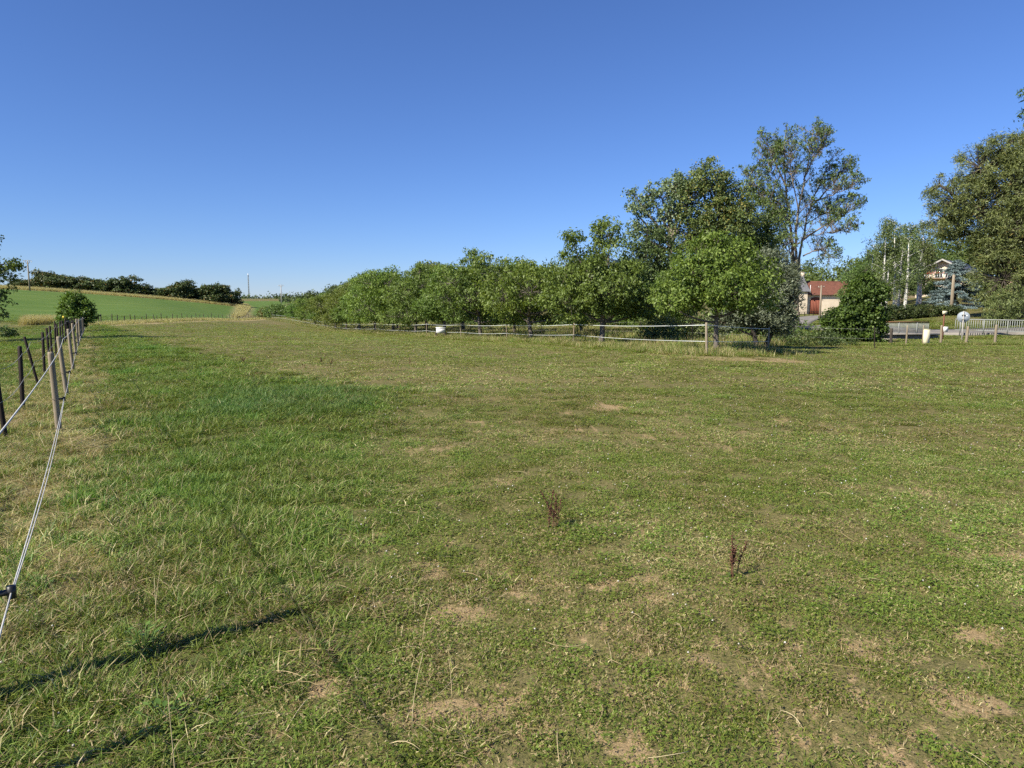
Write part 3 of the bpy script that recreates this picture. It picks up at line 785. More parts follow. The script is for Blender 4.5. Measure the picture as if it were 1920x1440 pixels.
def dock(px, Y, hgt, stems, seed, label, lean=0.0):
    rng = np.random.default_rng(seed); loc = G(px, Y)
    root = thing('dock_plant', loc, label, 'dock plant', 'dried dock plants standing in the pasture')
    for s in range(stems):
        a = rng.uniform(0, 6.28); ln = rng.uniform(.15, .95) + abs(lean) * .5; L = hgt * (1 if s == 0 else rng.uniform(.55, .95))
        t = np.linspace(0, 1, 7); ox, oy = rng.normal(0, .02, 2)
        P = np.stack([ox + (np.cos(a) * ln * .5 + lean) * L * t ** 1.5, oy + np.sin(a) * ln * .4 * L * t ** 1.5, L * t - .01], -1)
        b = MB(); b.tube(P, .0035 * np.linspace(1, .5, 7), 5, True, .5)
        b.build('stem', M['dockstem'], root)
        sb = MB()
        for q in range(int(60 * L / .25)):
            f = rng.uniform(.38, 1.02); c = np.array([np.interp(f, t, P[:, i]) for i in range(3)])
            sidel = rng.uniform(.0, .16) * L * (1.15 - f) * (rng.uniform() < .75)
            sa = rng.uniform(0, 6.28); c = c + np.array([np.cos(sa) * sidel, np.sin(sa) * sidel, sidel * .9])
            octa(sb, c + rng.normal(0, .004, 3), rng.uniform(.0028, .0055), rng.uniform(0, 1), 1.1)
        for q in range(5):
            f = rng.uniform(.35, .75); c = np.array([np.interp(f, t, P[:, i]) for i in range(3)]); sa = rng.uniform(0, 6.28); l = .16 * L * (1.2 - f)
            sb.tube([c, c + np.array([np.cos(sa) * l, np.sin(sa) * l, l * .95])], .0018, 4, True, .3)
        sb.build('seed_head', M['dock'], root)
    lb = MB()
    for q in range(6):
        V, Q, T, R = blades(1, .03, (.06, .12), .025, .7, rng, .5); lb.add(V, Q, T, .2)
    lb.build('basal_leaf', M['walnut'], root)
    return root
dock(1040, 4.75, .30, 6, 1, 'branching dark red dried dock plant in the middle of the near pasture', .12)
dock(1372, 3.88, .26, 5, 2, 'upright rusty dried dock plant right of centre, nearest to the viewer')
dock(766, 19.0, .26, 2, 3, 'lone dried dock plant right of the far group, single slim stem')
dock(604, 18.7, .27, 4, 4, 'tallest of the far dried dock plants, left of a reddish one')
dock(621, 18.4, .18, 4, 5, 'low reddish dried dock plant beside a taller dark one', .15)
dock(572, 17.6, .15, 2, 6, 'small thin dried dock plant left of the far pair')
dock(456, 18.6, .19, 5, 7, 'leftmost brown dried dock plant far out in the pasture')

def molehill(px, Y, r, seed, label):
    rng = np.random.default_rng(seed); n, k = 14, 5; loc = G(px, Y); V = [(0, 0, r * .75)]; Q = []; T = []
    for i in range(1, k + 1):
        f = i / k
        for j in range(n):
            a = j / n * 6.283; q = r * f * rng.uniform(.88, 1.12)
            V.append((q * math.cos(a), q * math.sin(a), r * .75 * (math.cos(f * math.pi) * .5 + .5) + rng.normal(0, r * .05) - (.02 if i == k else 0)))
    for j in range(n): T.append((0, 1 + j, 1 + (j + 1) % n))
    for i in range(k - 1):
        for j in range(n):
            a = 1 + i * n + j; c = 1 + i * n + (j + 1) % n; Q.append((a, a + n, c + n, c))
    o = build('molehill', V, Q, T, M['molehill']); o.location = loc
    tag(o, label, 'molehill', 'dark molehills in the meadow')
M['molehill'] = surf('fresh_earth', (.035, .026, .02), (.075, .055, .04), 40, .95, .05, .8, .02)
molehill(502, 14.2, .09, 1, 'left of two small dark molehills beyond the lush patch')
molehill(528, 14.3, .12, 2, 'right and larger of two small dark molehills beyond the lush patch')
molehill(671, 13.4, .06, 3, 'tiny dark molehill at the right end of the lush patch')
molehill(376, 21.5, .08, 4, 'distant dark molehill on the left of the meadow')

# broad-leaved weeds among the near grass
def weed(px, Y, n, size, seed, label, hgt=.06):
    rng = np.random.default_rng(seed); loc = G(px, Y)
    root = thing('broadleaf_weed', loc, label, 'weed', 'broad-leaved weeds by the fence')
    P = [(-.0, 0, 0), (.25, -.2, .03), (.6, -.24, .03), (1, 0, -.05), (.6, .24, .03), (.25, .2, .03), (.45, 0, 0.0)]
    T = [(0, 1, 6), (1, 2, 6), (2, 3, 6), (3, 4, 6), (4, 5, 6), (5, 0, 6)]
    st = MB()
    for k in range(n):
        a = rng.uniform(0, 6.28); s = size * rng.uniform(.6, 1.2); t = rng.uniform(-.2, .6); hz = hgt * rng.uniform(.3, 1.4); rr = rng.uniform(.01, .09)
        mt = Matrix.Translation((rr * math.cos(a), rr * math.sin(a), hz)) @ Euler((0, -t, a)).to_matrix().to_4x4() @ Matrix.Scale(s, 4)
        V = [tuple(mt @ Vector(p)) for p in P]
        b = MB().add(V, None, T, rng.uniform(0, 1)); b.build('leaf', M['weed'], root)
        st.tube([(0, 0, -.01), V[0]], .0018, 4, True, .3)
    st.build('stem', M['weed'], root)
M['weed'] = flatmat('weed_leaf', [(0, (.06, .11, .02)), (.5, (.10, .17, .03)), (1, (.17, .24, .05))], .5)
weed(270, 3.02, 34, .032, 1, 'clump of round-leaved weed beside the post shadow at lower left', .09)
weed(310, 2.45, 26, .036, 2, 'dark toothed weed rosette between two post shadows, bottom left', .05)
weed(75, 3.75, 20, .03, 3, 'small leafy weed under the white rope at left edge', .06)

# ------------------------------------------------------------------ fences
M['post_wood'] = surf('weathered_wood_post', (.20, .16, .11), (.34, .29, .21), 14, .9, .1, .5, .006, (1, 1, .12), c3=(.15, .12, .085))
M['post_dark'] = surf('dark_recycled_post', (.016, .011, .009), (.035, .024, .019), 18, .75, .25, .3, .004, (1, 1, .3))
M['rope'] = surf('white_rope', (.42, .42, .40), (.62, .62, .60), 120, .7, .3, .4, .002, c3=(.42, .40, .36))
M['wire'] = surf('grey_wire', (.22, .21, .20), (.36, .35, .33), 60, .5, .4, .1, .001)
M['tape'] = surf('white_tape', (.62, .66, .62), (.78, .80, .77), 20, .6, .3, .1, .002)
M['plastic'] = surf('black_insulator', (.012, .012, .012), (.03, .03, .03), 30, .45, .5, .1, .002)
M['yellow'] = surf('yellow_insulator', (.65, .48, .03), (.75, .58, .05), 30, .45, .5, .1, .002)
M['conc'] = surf('grey_concrete', (.20, .185, .165), (.32, .30, .27), 3.5, .9, .1, .4, .01, c3=(.14, .12, .10))

def sag_line(a, b, sag=.03, n=9):
    t = np.linspace(0, 1, n)[:, None]; a = np.array(a); b = np.array(b)
    P = a + (b - a) * t; P[:, 2] -= (4 * t * (1 - t))[:, 0] * sag; return P
def post_mesh(b, r, h_, lean=(0, 0), n=9, point=0.0):
    zs = np.array([-.25, 0, .25, .5, .75, .97, 1.0]) * h_
    P = np.stack([lean[0] * zs, lean[1] * zs, zs], -1)
    b.tube(P, r * np.array([1.06, 1.04, 1.0, 1.0, .98, .97, .86]), n)

def wooden_fence():
    rng = np.random.default_rng(31)
    ys = [2.6, 8.6, 11.8, 16.4, 20.5, 25, 29.5, 34, 39, 44, 50, 56, 61.5]
    hh = [1.1, 1.0, 1.02, .98, .98, 1.02, 1.0, 1.05, 1.0, 1.05, 1.0, 1.05, 1.1]
    lean = [(0, 0), (-.03, 0), (-.07, 0), (-.06, .02), (-.05, 0)] + [tuple(rng.normal(0, .04, 2)) for _ in range(8)]
    root = thing('rope_fence', (fence_x(2.6), 2.6, h1(fence_x(2.6), 2.6)), 'weathered round wooden post fence with white electric rope at left edge', 'fence')
    o0 = np.array(root.location)
    tops, mids = [], []
    for k, y in enumerate(ys):
        x = fence_x(y); g = np.array([x, y, h1(x, y)]) - o0
        b = MB(); post_mesh(b, .036 if k else .038, hh[k], lean[k], 10 if k < 6 else 7)
        p = b.build('post', M['post_wood'] if k else M['bark_dark'], root, True); p.location = g - np.array([.04 if k == 0 else 0, 0, 0])
        f = .96
        t = g + np.array([lean[k][0] * hh[k] * f + .0, lean[k][1] * hh[k] * f, hh[k] * f])
        mid = g + np.array([lean[k][0] * .42 + .075, lean[k][1] * .42 + .05, .40 if k else .45])
        tops.append(t + np.array([.055, 0.03, 0])); mids.append(mid)
        if k < 7:
            ib = MB(); ib.tube([mid - np.array([.055, .03, 0]), mid + np.array([.004, .0, 0])], .013, 7); ib.tube([mid + np.array([0, 0, -.025]), mid + np.array([0, 0, .025])], .017, 7)
            ib.build('insulator', M['plastic'], root, True)
    for k in range(len(ys) - 1):
        for L, sag in ((tops, .02), (mids, .05)):
            near = k < 4
            P = sag_line(L[k], L[k + 1], sag, 13); b = MB(); b.tube(P, (.0045 if L is tops else .0034) if near else .0045, 5, True); b.build('rope', M['rope'], root, True)
            if k == 0 and L is mids:
                P2 = sag_line(L[k] + np.array([0, .0, -.012]), L[k + 1] + np.array([0, 0, -.02]), .10, 13); b = MB(); b.tube(P2, .003, 5); b.build('rope', M['rope'], root, True)
    # rope carried on towards the viewer, to the next post behind the left shoulder
    y = -3.4; x = fence_x(y); g = np.array([x, y, h1(x, y)]) - o0
    b = MB(); post_mesh(b, .055, 1.1); p = b.build('post', M['post_wood'], root, True); p.location = g
    for L, z in ((tops, 1.05), (mids, .45)):
        b = MB(); b.tube(sag_line(L[0], g + np.array([.07, .03, z]), .02), .0045 if L is tops else .0034, 5); b.build('rope', M['rope'], root, True)
wooden_fence()

def dark_fence():
    rng = np.random.default_rng(41)
    ys = [-1.6, 1.75, 4.6, 8.1, 10.3, 13.4, 15.4, 17.5, 18.8, 20.8, 22.6, 24.6, 27, 29, 31.5, 34, 36.5, 39, 42, 45, 48, 51, 54, 57.5, 61]
    root = thing('dark_post_fence', (fence_x(1.75) - .6, 1.75, h1(fence_x(1.75) - .6, 1.75)), 'dark brown square post and wire fence behind the rope fence at left', 'fence')
    o0 = np.array(root.location); tops = []
    for k, y in enumerate(ys):
        x = fence_x(y) - .62 - (.9 if y == 4.6 else 0)
        ln = (-.17, .02) if k == 5 else tuple(rng.normal(0, .035, 2)); hgt = .95 if k < 9 else rng.uniform(.9, 1.05)
        g = np.array([x, y, h1(x, y)]) - o0
        b = MB(); w = .024
        zs = np.array([-.25, 0, .5 * hgt, hgt - .02, hgt]); ww = np.array([1, 1, 1, 1, .75]) * w
        V = []; 
        for z, q in zip(zs, ww):
            for sx, sy in ((-1, -1), (1, -1), (1, 1), (-1, 1)): V.append((ln[0] * z + sx * q, ln[1] * z + sy * q * .8, z))
        Q = [(i * 4 + j, i * 4 + (j + 1) % 4, (i + 1) * 4 + (j + 1) % 4, (i + 1) * 4 + j) for i in range(4) for j in range(4)] + [(16, 17, 18, 19)]
        b.add(V, Q)
        p = b.build('post', M['post_dark'], root); p.location = g; p.rotation_euler = (0, 0, rng.normal(.3, .15))
        tops.append((g, ln, hgt))
    for zf, sag in ((.88, .05), (.48, .04)):
        for k in range(len(ys) - 1):
            (g, l, h_), (g2, l2, h2) = tops[k], tops[k + 1]
            a = g + np.array([l[0] * h_ * zf + .045, l[1] * h_ * zf, h_ * zf]); c = g2 + np.array([l2[0] * h2 * zf + .045, l2[1] * h2 * zf, h2 * zf])
            b = MB(); b.tube(sag_line(a, c, sag, 7), .0032, 4); b.build('wire', M['wire'], root, True)
    g, l, h_ = tops[13]
    b = MB(); b.box(-.03, .03, -.03, .03, 0, .10); y_ = b.build('insulator', M['yellow'], root); y_.location = g + np.array([0, 0, h_])
dark_fence()

def line_fence(name, pts, n, label, hgt, r, mat, hvar=.12, wires=(.9,), wmat=None, seed=1, wr=.004):
    rng = np.random.default_rng(seed); pts = np.array(pts)
    seg = np.hypot(*np.diff(pts, axis=0).T); cum = np.concatenate([[0], np.cumsum(seg)])
    t = np.linspace(0, cum[-1], n) + np.concatenate([[0], rng.normal(0, .15, n - 2), [0]]) * cum[-1] / n
    X = np.interp(t, cum, pts[:, 0]); Yv = np.interp(t, cum, pts[:, 1]); Z = H(X, Yv)
    root = thing(name, (X[0], Yv[0], Z[0]), label, 'fence'); o0 = np.array(root.location); tops = []
    for k in range(n):
        ln = tuple(rng.normal(0, .05, 2)); h_ = hgt * (1 + rng.normal(0, hvar)); b = MB(); post_mesh(b, r, h_, ln, 6)
        p = b.build('post', mat, root, True); p.location = np.array([X[k], Yv[k], Z[k]]) - o0; tops.append((np.array(p.location), ln, h_))
    for w in wires:
        for k in range(n - 1):
            a, c = [g + np.array([l[0] * h_ * w, l[1] * h_ * w - .0, h_ * w]) for g, l, h_ in (tops[k], tops[k + 1])]
            b = MB(); b.tube(sag_line(a, c, .03, 5), wr, 4); b.build('wire', wmat or M['wire'], root)
    return root
line_fence('field_fence', CROSSP, 40, 'long low fence of thin brown posts crossing the far meadow below the green field', .9, .042, M['bark_dark'], seed=3, wires=(.85, .5))

def tape_fence():
    """white electric tape on thin posts in front of the orchard"""
    rng = np.random.default_rng(12)
    sp_ = [(1325, 22.6, 1.06, .045, 'w'), (1440, 27.0, .95, .03, 'w'), (1075, 34, 1.0, .035, 'w'), (950, 41.5, .98, .03, 'w'), (864, 47.5, 1.0, .03, 'w'), (800, 54, 1.0, .03, 'w'), (749, 61.5, 1.0, .03, 'w'),
           (705, 70, 1.0, .03, 'w'), (668, 79, 1.0, .03, 'w'), (640, 89, 1.0, .03, 'w'), (612, 99, 1.0, .03, 'w'), (585, 110, 1.0, .03, 'w'), (562, 122, 1.0, .03, 'w'), (535, 136, 1.0, .03, 'w'), (510, 150, 1.0, .03, 'w')]
    root = thing('tape_fence', G(1325, 22.6), 'white electric tape fence on pale thin posts in front of the orchard', 'fence'); o0 = np.array(root.location)
    tp = []
    for px, Y, h_, r, m_ in sp_:
        g = np.array(G(px, Y)) - o0; b = MB(); ln = (rng.normal(0, .02), rng.normal(0, .02))
        if px == 1325: ln = (-.04, 0)
        post_mesh(b, r, h_, ln, 8); p = b.build('post', M['post_wood'], root, True); p.location = g; tp.append((g, h_, ln))
    order = [1, 0] + list(range(2, len(sp_)))
    for zf, wd in ((.93, .009), (.42, .007)):
        for i in range(len(order) - 1):
            (g, h_, l), (g2, h2, l2) = tp[order[i]], tp[order[i + 1]]
            a = g + np.array([l[0] * h_ * zf, l[1] * h_ * zf - .05, h_ * zf]); c = g2 + np.array([l2[0] * h2 * zf, -.05, h2 * zf])
            P = sag_line(a, c, .06 if i else .02, 7); V = []
            for q in P: V += [q + np.array([0, -.003, -wd]), q + np.array([0, -.003, wd]), q + np.array([0, .003, wd]), q + np.array([0, .003, -wd])]
            Q = [(4 * k + j, 4 * k + (j + 1) % 4, 4 * k + 4 + (j + 1) % 4, 4 * k + 4 + j) for k in range(6) for j in range(4)]
            MB().add(V, Q).build('tape', M['tape'], root)
    return root
tape_fence()
def orchard_inner_fence():
    pts = gp([(1640, 33), (1235, 35), (1042, 43), (1024, 44.5), (944, 50), (872, 57), (820, 63), (760, 75)])
    line_fence('orchard_wire_fence', pts, 14, 'thin dark steel posts with wire among the orchard trunks', 1.0, .022, M['post_dark'], .03, (.9, .45), seed=9, wr=.004)
orchard_inner_fence()

# ------------------------------------------------------------------ trees
def nrm(v): return v / (np.linalg.norm(v, axis=-1, keepdims=True) + 1e-9)

def leaf_mesh(name, P, ax, nr, ln, wd, rnd, cl, mat, parent, fold=.18):
    """one folded four-cornered leaf per point"""
    ax = nrm(ax); side = nrm(np.cross(ax, nr)); nr2 = np.cross(side, ax)
    ln = ln[:, None]; wd = wd[:, None]
    v0 = P - ax * ln * .5; v2 = P + ax * ln * .5 - nr2 * ln * .12
    m = P - ax * ln * .05
    v1 = m + side * wd * .5 + nr2 * wd * fold; v3 = m - side * wd * .5 + nr2 * wd * fold
    V = np.stack([v0, v1, v2, v3], 1).reshape(-1, 3)
    Q = np.arange(len(P) * 4).reshape(-1, 4)
    return build(name, V, Q, None, mat, parent, {'rnd': np.repeat(rnd, 4), 'cl': np.repeat(cl, 4)})

def sample_lobes(lobes, n, rng, zmin, shell=.45):
    L = np.array(lobes, float)
    w = (L[:, 3] * L[:, 4] + L[:, 4] * L[:, 5] + L[:, 3] * L[:, 5]); w /= w.sum()
    k = rng.choice(len(L), n, p=w)
    d = nrm(rng.normal(0, 1, (n, 3))); r = shell + (1 - shell) * rng.uniform(0, 1, n) ** .6
    C = L[k, :3] + d * L[k, 3:] * r[:, None]
    low = C[:, 2] < zmin
    C[low, 2] = zmin + rng.uniform(0, .12, low.sum()) * (L[:, 2].max())
    return C, k, d

def foliage(C, D, per, cr, ll, lw, droop, rng, up=.5, flat=.7, streak=0.0):
    n = len(C) * per
    ci = np.repeat(np.arange(len(C)), per)
    csz = cr * rng.uniform(.55, 1.35, len(C))[ci]
    off = rng.normal(0, 1, (n, 3)) * np.array([1, 1, flat]); off = off / (1 + .25 * np.linalg.norm(off, axis=1, keepdims=True))
    P = C[ci] + off * csz[:, None]
    if streak:
        t = rng.uniform(0, 1, n); P[:, 2] -= streak * t * csz; P += nrm(D[ci]) * (streak * .35 * t * csz)[:, None]
    ax = nrm(nrm(off) * .8 + rng.normal(0, .55, (n, 3)) + np.array([0, 0, -droop]))
    nr = nrm(rng.normal(0, .55, (n, 3)) + np.array([0, 0, up]) + .45 * D[ci])
    s = rng.uniform(.65, 1.35, n)
    return P, ax, nr, ll * s, lw * s, rng.uniform(0, 1, n), rng.uniform(0, 1, len(C))[ci]

def bez(a, c, b, n):
    t = np.linspace(0, 1, n)[:, None]; return (1 - t) ** 2 * a + 2 * t * (1 - t) * c + t * t * b

def tree(name, loc, label, lobes, leaf, bark, tr, th, ncl, per, cr, ll, lw, seed, droop=.35, lean=(0, 0), group=None, cat='tree', up=.5,
         zmin=1.0, shell=.45, flat=.7, streak=0.0, stems=1, twigs=True, crook=.06):
    rng = np.random.default_rng(seed)
    root = thing(name, loc, label, cat, group)
    b = MB(); L = np.array(lobes, float); tops = []
    for s in range(stems):
        a = s / max(1, stems) * 6.28 + .6; n = 8; t = np.linspace(0, 1, n)
        ox, oy = (math.cos(a) * tr * 1.3, math.sin(a) * tr * 1.3) if stems > 1 else (0, 0)
        wob = np.cumsum(rng.normal(0, crook, (n, 2)), 0) * th * .25; wob -= wob[0]
        sx = (ox * 4 if stems > 1 else 0)
        P = np.stack([ox + (lean[0] * th + sx) * t + wob[:, 0], oy + (lean[1] * th + oy * 3) * t + wob[:, 1], -.25 + (th + .25) * t], -1)
        R = tr * np.interp(t, [0, .06, .15, .6, 1], [1.5, 1.18, 1, .75, .42]); b.tube(P, R, 9); tops.append(P)
    for l in L:
        P = tops[rng.integers(len(tops))]
        zt = np.clip(l[2] - .8 * l[5] - .15 * th, .45 * th, th * .98)
        a = np.array([np.interp(zt, P[:, 2], P[:, i]) for i in range(3)]); c = l[:3]
        mid = a + (c - a) * .45 + np.array([0, 0, -.12]) * np.linalg.norm(c - a) + rng.normal(0, .06, 3) * np.linalg.norm(c - a)
        b.tube(bez(a, mid, c, 7), np.linspace(.5, .16, 7) * tr, 6)
    C, k, D = sample_lobes(lobes, ncl, rng, zmin, shell)
    if twigs:
        A = L[k, :3] + (C - L[k, :3]) * .12; A[:, 2] = np.maximum(A[:, 2] - .1 * L[k, 5], zmin)
        for i in range(len(C)):
            m_ = (A[i] + C[i]) / 2 + rng.normal(0, .12, 3) * np.linalg.norm(C[i] - A[i])
            b.tube([A[i], m_, C[i]], np.array([.10, .07, .03]) * tr, 3, False)
    b.build('trunk', bark, root, True)
    F_ = foliage(C, D, per, cr, ll, lw, droop, rng, up, flat, streak)
    leaf_mesh('crown', *F_, leaf, root)
    root['top'] = float(F_[0][:, 2].max())
    return root

def tree_copy(src, loc, rz, sc, label, group=None, mat=None):
    r = src.copy(); COL.objects.link(r); r.location = loc; r.rotation_euler = (0, 0, rz); r.scale = sc if isinstance(sc, tuple) else (sc,) * 3
    r['label'] = label
    if group: r['group'] = group
    for ch in src.children:
        c = ch.copy(); COL.objects.link(c); c.parent = r
        if mat and c.name.startswith('crown'):
            c.data = ch.data.copy(); c.data.materials.clear(); c.data.materials.append(mat)
    return r
def fit(src, px, Y, py_top): 
    g = G(px, Y); return g, (z_at(py_top, Y) - g[2]) / src['top']

def lobes_round(rng, h, w, n=9, base=.28, lob=.24):
    """an uneven crown: a core and lobes around and above it"""
    out = [(0, 0, h * (.5 + base / 2), w * .30, w * .30, h * (.5 - base / 2) * .80)]
    for i in range(n):
        a = i / n * 6.28 * 1.62 + rng.uniform(0, .8); f = rng.uniform(0, 1) if i > 1 else 0.1
        z = h * (base + .07 + (.78 - base) * (i + .5) / n) + rng.normal(0, .03) * h
        rad = w * .36 * math.sqrt(max(.05, 1 - ((z / h - .45) / .62) ** 2)) * rng.uniform(.75, 1.15)
        r = w * lob * rng.uniform(.75, 1.2)
        out.append((rad * math.cos(a), rad * math.sin(a), z, r, r, r * rng.uniform(.7, .95)))
    return out

ORD = ['first', 'second', 'third', 'fourth', 'fifth', 'sixth', 'seventh', 'eighth', 'ninth', 'tenth', 'eleventh', 'twelfth', 'thirteenth', 'fourteenth']
WG = 'walnut trees in the orchard row'
def orchard():
    rng = np.random.default_rng(3)
    # nearest tree: spreading, bright
    g = G(1340, 24.6)
    lob = [(0, 0, 2.5, 1.7, 1.7, 1.15), (-1.35, .2, 2.1, .95, 1.0, .75), (1.25, -.2, 2.2, 1.0, 1.0, .8), (.1, -.9, 2.2, 1.1, 1.0, .8), (.2, 1.0, 2.3, 1.1, 1.0, .8), (-.5, .2, 3.45, .85, .85, .75),
           (.45, .1, 3.5, .85, .85, .8), (.0, 0, 4.0, .6, .6, .45), (-1.75, -.2, 1.7, .6, .7, .45), (1.75, .1, 2.75, .55, .6, .5), (-.9, -.6, 2.8, .8, .8, .7)]
    t1 = tree('walnut_tree', g, 'bright green walnut tree nearest the viewer behind the leaning white fence post', lob, M['walnut_bright'], M['bark'], .10, 1.9, 380, 54, .22, .125, .058, 1, .55, zmin=1.15, group=WG)
    # second tree: twin tall tops
    g = G(1127, 32.2)
    lob = [(0, 0, 2.6, 1.9, 2.0, 1.2), (-1.5, 0, 2.0, 1.2, 1.2, .9), (1.5, .3, 2.2, 1.15, 1.2, 1.0), (-1.6, .2, 3.5, .95, 1.0, 1.0), (-1.35, 0, 4.6, .6, .7, .75), (.3, 0, 4.1, 1.15, 1.1, 1.15), (.35, .1, 5.1, .85, .85, .75),
           (.1, -1.3, 2.4, 1.3, 1.1, 1.0), (.2, 1.3, 2.6, 1.3, 1.1, 1.0), (-.6, -.9, 3.1, 1.0, 1.0, .9), (2.2, 0, 1.9, .9, .9, .7), (1.3, -.2, 3.3, .8, .8, .7)]
    t2 = tree('walnut_tree', g, 'walnut tree with two tall tops, second from the right in the orchard row', lob, M['walnut'], M['bark'], .14, 2.4, 420, 56, .27, .145, .065, 2, .6, zmin=1.1, group=WG)
    va = tree('walnut_tree', G(995, 39.1), 'broad low walnut tree, third from the right in the orchard row', lobes_round(rng, 4.9, 6.0, 11, .26), M['walnut_bright'], M['bark'], .13, 2.2, 360, 52, .3, .16, .072, 3, .55, zmin=.95, group=WG)
    lob = lobes_round(rng, 5.0, 5.6, 10, .26) + [(-.4, 0, 5.3, .75, .75, .7), (.2, 0, 4.6, 1.1, 1.1, .8), (-1.1, 0, 4.9, .45, .5, .5)]
    vb = tree('walnut_tree', G(900, 46.4), 'walnut tree with a pointed top, fourth from the right in the orchard row', lob, M['walnut'], M['bark'], .13, 2.4, 360, 52, .3, .16, .072, 4, .55, zmin=.95, group=WG)
    src = [va, vb, t2]
    rest = [(834, 53, 490), (780, 60, 489), (737, 68, 500), (704, 75, 508), (675, 82, 516), (650, 90, 528), (630, 97, 536), (610, 106, 548), (590, 117, 553), (565, 132, 560)]
    for k, (px, Y, top) in enumerate(rest):
        s = t2 if k in (0, 4) else (src[k % 2] if k != 1 else vb)
        gg, sc = fit(s, px, Y, top)
        sx = max(sc, .92) * rng.uniform(.98, 1.12)
        tree_copy(s, gg, rng.uniform(0, 6.28), (sx, sx, sc), 'walnut tree, %s from the right in the orchard row' % ORD[k + 4], WG, M['walnut_bright'] if k in (2, 5) else None)
    # second row, seen in the gaps
    for k, (px, Y, top) in enumerate([(1245, 38, 505), (1090, 46, 500), (965, 54, 490), (868, 64, 497), (800, 76, 497), (745, 88, 505)]):
        s = src[(k + 1) % 2]; gg, sc = fit(s, px, Y, top); sx = sc * 1.1
        tree_copy(s, gg, rng.uniform(0, 6.28), (sx, sx, sc), 'walnut tree in the rear orchard row, %s from the right' % ORD[k], 'walnut trees in the rear orchard row')
    return va, vb
VA, VB = orchard()

def riverside():
    rng = np.random.default_rng(14)
    # pale poplar with open crown
    Y = 56; px2m = Y / F
    def L(px, py, r, dy=0.0, rz=None, depth=None):
        g0 = base; z = z_at(py, Y) - g0[2]; return (x_at(px, Y, z_at(py, Y)) - g0[0], dy, z, r * px2m, (depth or r) * px2m, (rz or r) * px2m)
    base = G(1262, Y)
    tree('poplar_tree', base, 'grey-green poplar with an open airy crown rising over the orchard', [L(1205, 390, 22), L(1240, 370, 28), L(1262, 352, 26), L(1218, 362, 18), L(1252, 405, 28), L(1275, 385, 30), L(1186, 362, 13), L(1192, 430, 16), L(1280, 340, 18), L(1225, 425, 18), L(1182, 385, 10), L(1300, 360, 20)],
         M['poplar'], M['bark_pale'], .26, 7.2, 250, 30, .30, .17, .13, 21, .25, zmin=3.5, shell=.35, crook=.05)
    base = G(1340, Y)
    tree('ivy_clad_tree', base, 'tall dense tree with yellowing climber leaves behind the nearest walnut', [L(1310, 342, 26), L(1345, 352, 36), L(1318, 318, 16), L(1290, 375, 36), L(1370, 375, 38), L(1395, 362, 16), L(1358, 338, 14), L(1330, 410, 50), L(1380, 415, 45), L(1345, 450, 60), L(1300, 440, 45), L(1325, 480, 60), L(1330, 308, 10)],
         M['ivy'], M['bark_dark'], .30, 8.0, 700, 44, .36, .15, .11, 22, .35, zmin=2)
    Y = 59; px2m = Y / F; base = G(1420, Y)
    tree('leaning_tree', base, 'dense green tree leaning right beside the tall bare-limbed ash', [L(1420, 400, 34), L(1440, 425, 32), L(1405, 440, 42), L(1445, 460, 24), L(1400, 385, 20), L(1420, 470, 40), L(1395, 500, 50), L(1450, 395, 12)],
         M['mid'], M['bark_dark'], .26, 6.0, 400, 42, .42, .16, .10, 23, .6, zmin=2, lean=(-.1, 0))
    Y = 50; px2m = Y / F; base = G(1205, Y)
    tree('dark_alder_tree', base, 'dark green tree filling the gap below the poplar', [L(1215, 455, 34), L(1240, 470, 40), L(1200, 490, 40), L(1225, 520, 60), L(1180, 540, 50), L(1260, 560, 60), L(1250, 430, 18), L(1215, 432, 14)],
         M['dark'], M['bark_dark'], .22, 4.5, 420, 42, .40, .17, .11, 24, .4, zmin=1)
    # silver willow bush, two dark stems
    Y = 29.5; px2m = Y / F; base = G(1428, Y)
    tree('silver_willow', base, 'feathery silver-green willow on two dark stems right of the nearest walnut', [L(1440, 500, 32), L(1462, 508, 32), L(1415, 520, 40), L(1448, 545, 48), L(1468, 575, 30), L(1410, 570, 46), L(1435, 590, 50), L(1375, 580, 36), L(1468, 535, 32), L(1468, 605, 26), L(1360, 600, 28)],
         M['silver'], M['bark_dark'], .12, 1.3, 1000, 50, .21, .115, .038, 25, -.3, zmin=.62, stems=2, streak=-.4)
    # mistletoe-like dark tufts are left to the crowns; understorey bush right of the willow
    base = G(1500, 33)
    return
riverside()

def back_trees():
    """trees along the brook behind the orchard, seen over the walnuts"""
    rng = np.random.default_rng(18); src = []
    for k in range(3):
        src.append(None)
    spec = [(1130, 62, 470), (1010, 95, 489), (930, 110, 487), (830, 120, 487), (720, 138, 506), (690, 150, 509), (668, 165, 516), (648, 185, 528), (630, 200, 541)]
    names = ['behind the twin-topped walnut', 'behind the third walnut', 'between the third and fourth walnuts', 'behind the fifth walnut', 'over the left end of the orchard', 'pale crown over the left end of the orchard', 'left of the pale crown over the orchard', 'second to last at the left end of the brook trees', 'last and lowest at the left end of the brook trees']
    for k, (px, Y, top) in enumerate(spec):
        if k < 3:
            h_ = 9.0; lob = lobes_round(rng, h_, 7.5, 12, .2)
            src[k] = tree('brook_tree', G(px, Y), 'brookside tree ' + names[k], lob, M[('mid', 'willow', 'farwood')[k]], M['bark_dark'], .2, 4.5, 340, 34, .5, .30, .2, 60 + k, .35, zmin=1.2, group='trees along the brook behind the orchard')
            g, sc = fit(src[k], px, Y, top); src[k].scale = (sc * 1.15, sc * 1.15, sc)
        else:
            s = src[(1, 1, 2, 1, 2, 0)[k - 3]]; g, sc = fit(s, px, Y, top)
            tree_copy(s, g, rng.uniform(0, 6.28), (sc * 1.1, sc * 1.1, sc), 'brookside tree ' + names[k], 'trees along the brook behind the orchard')
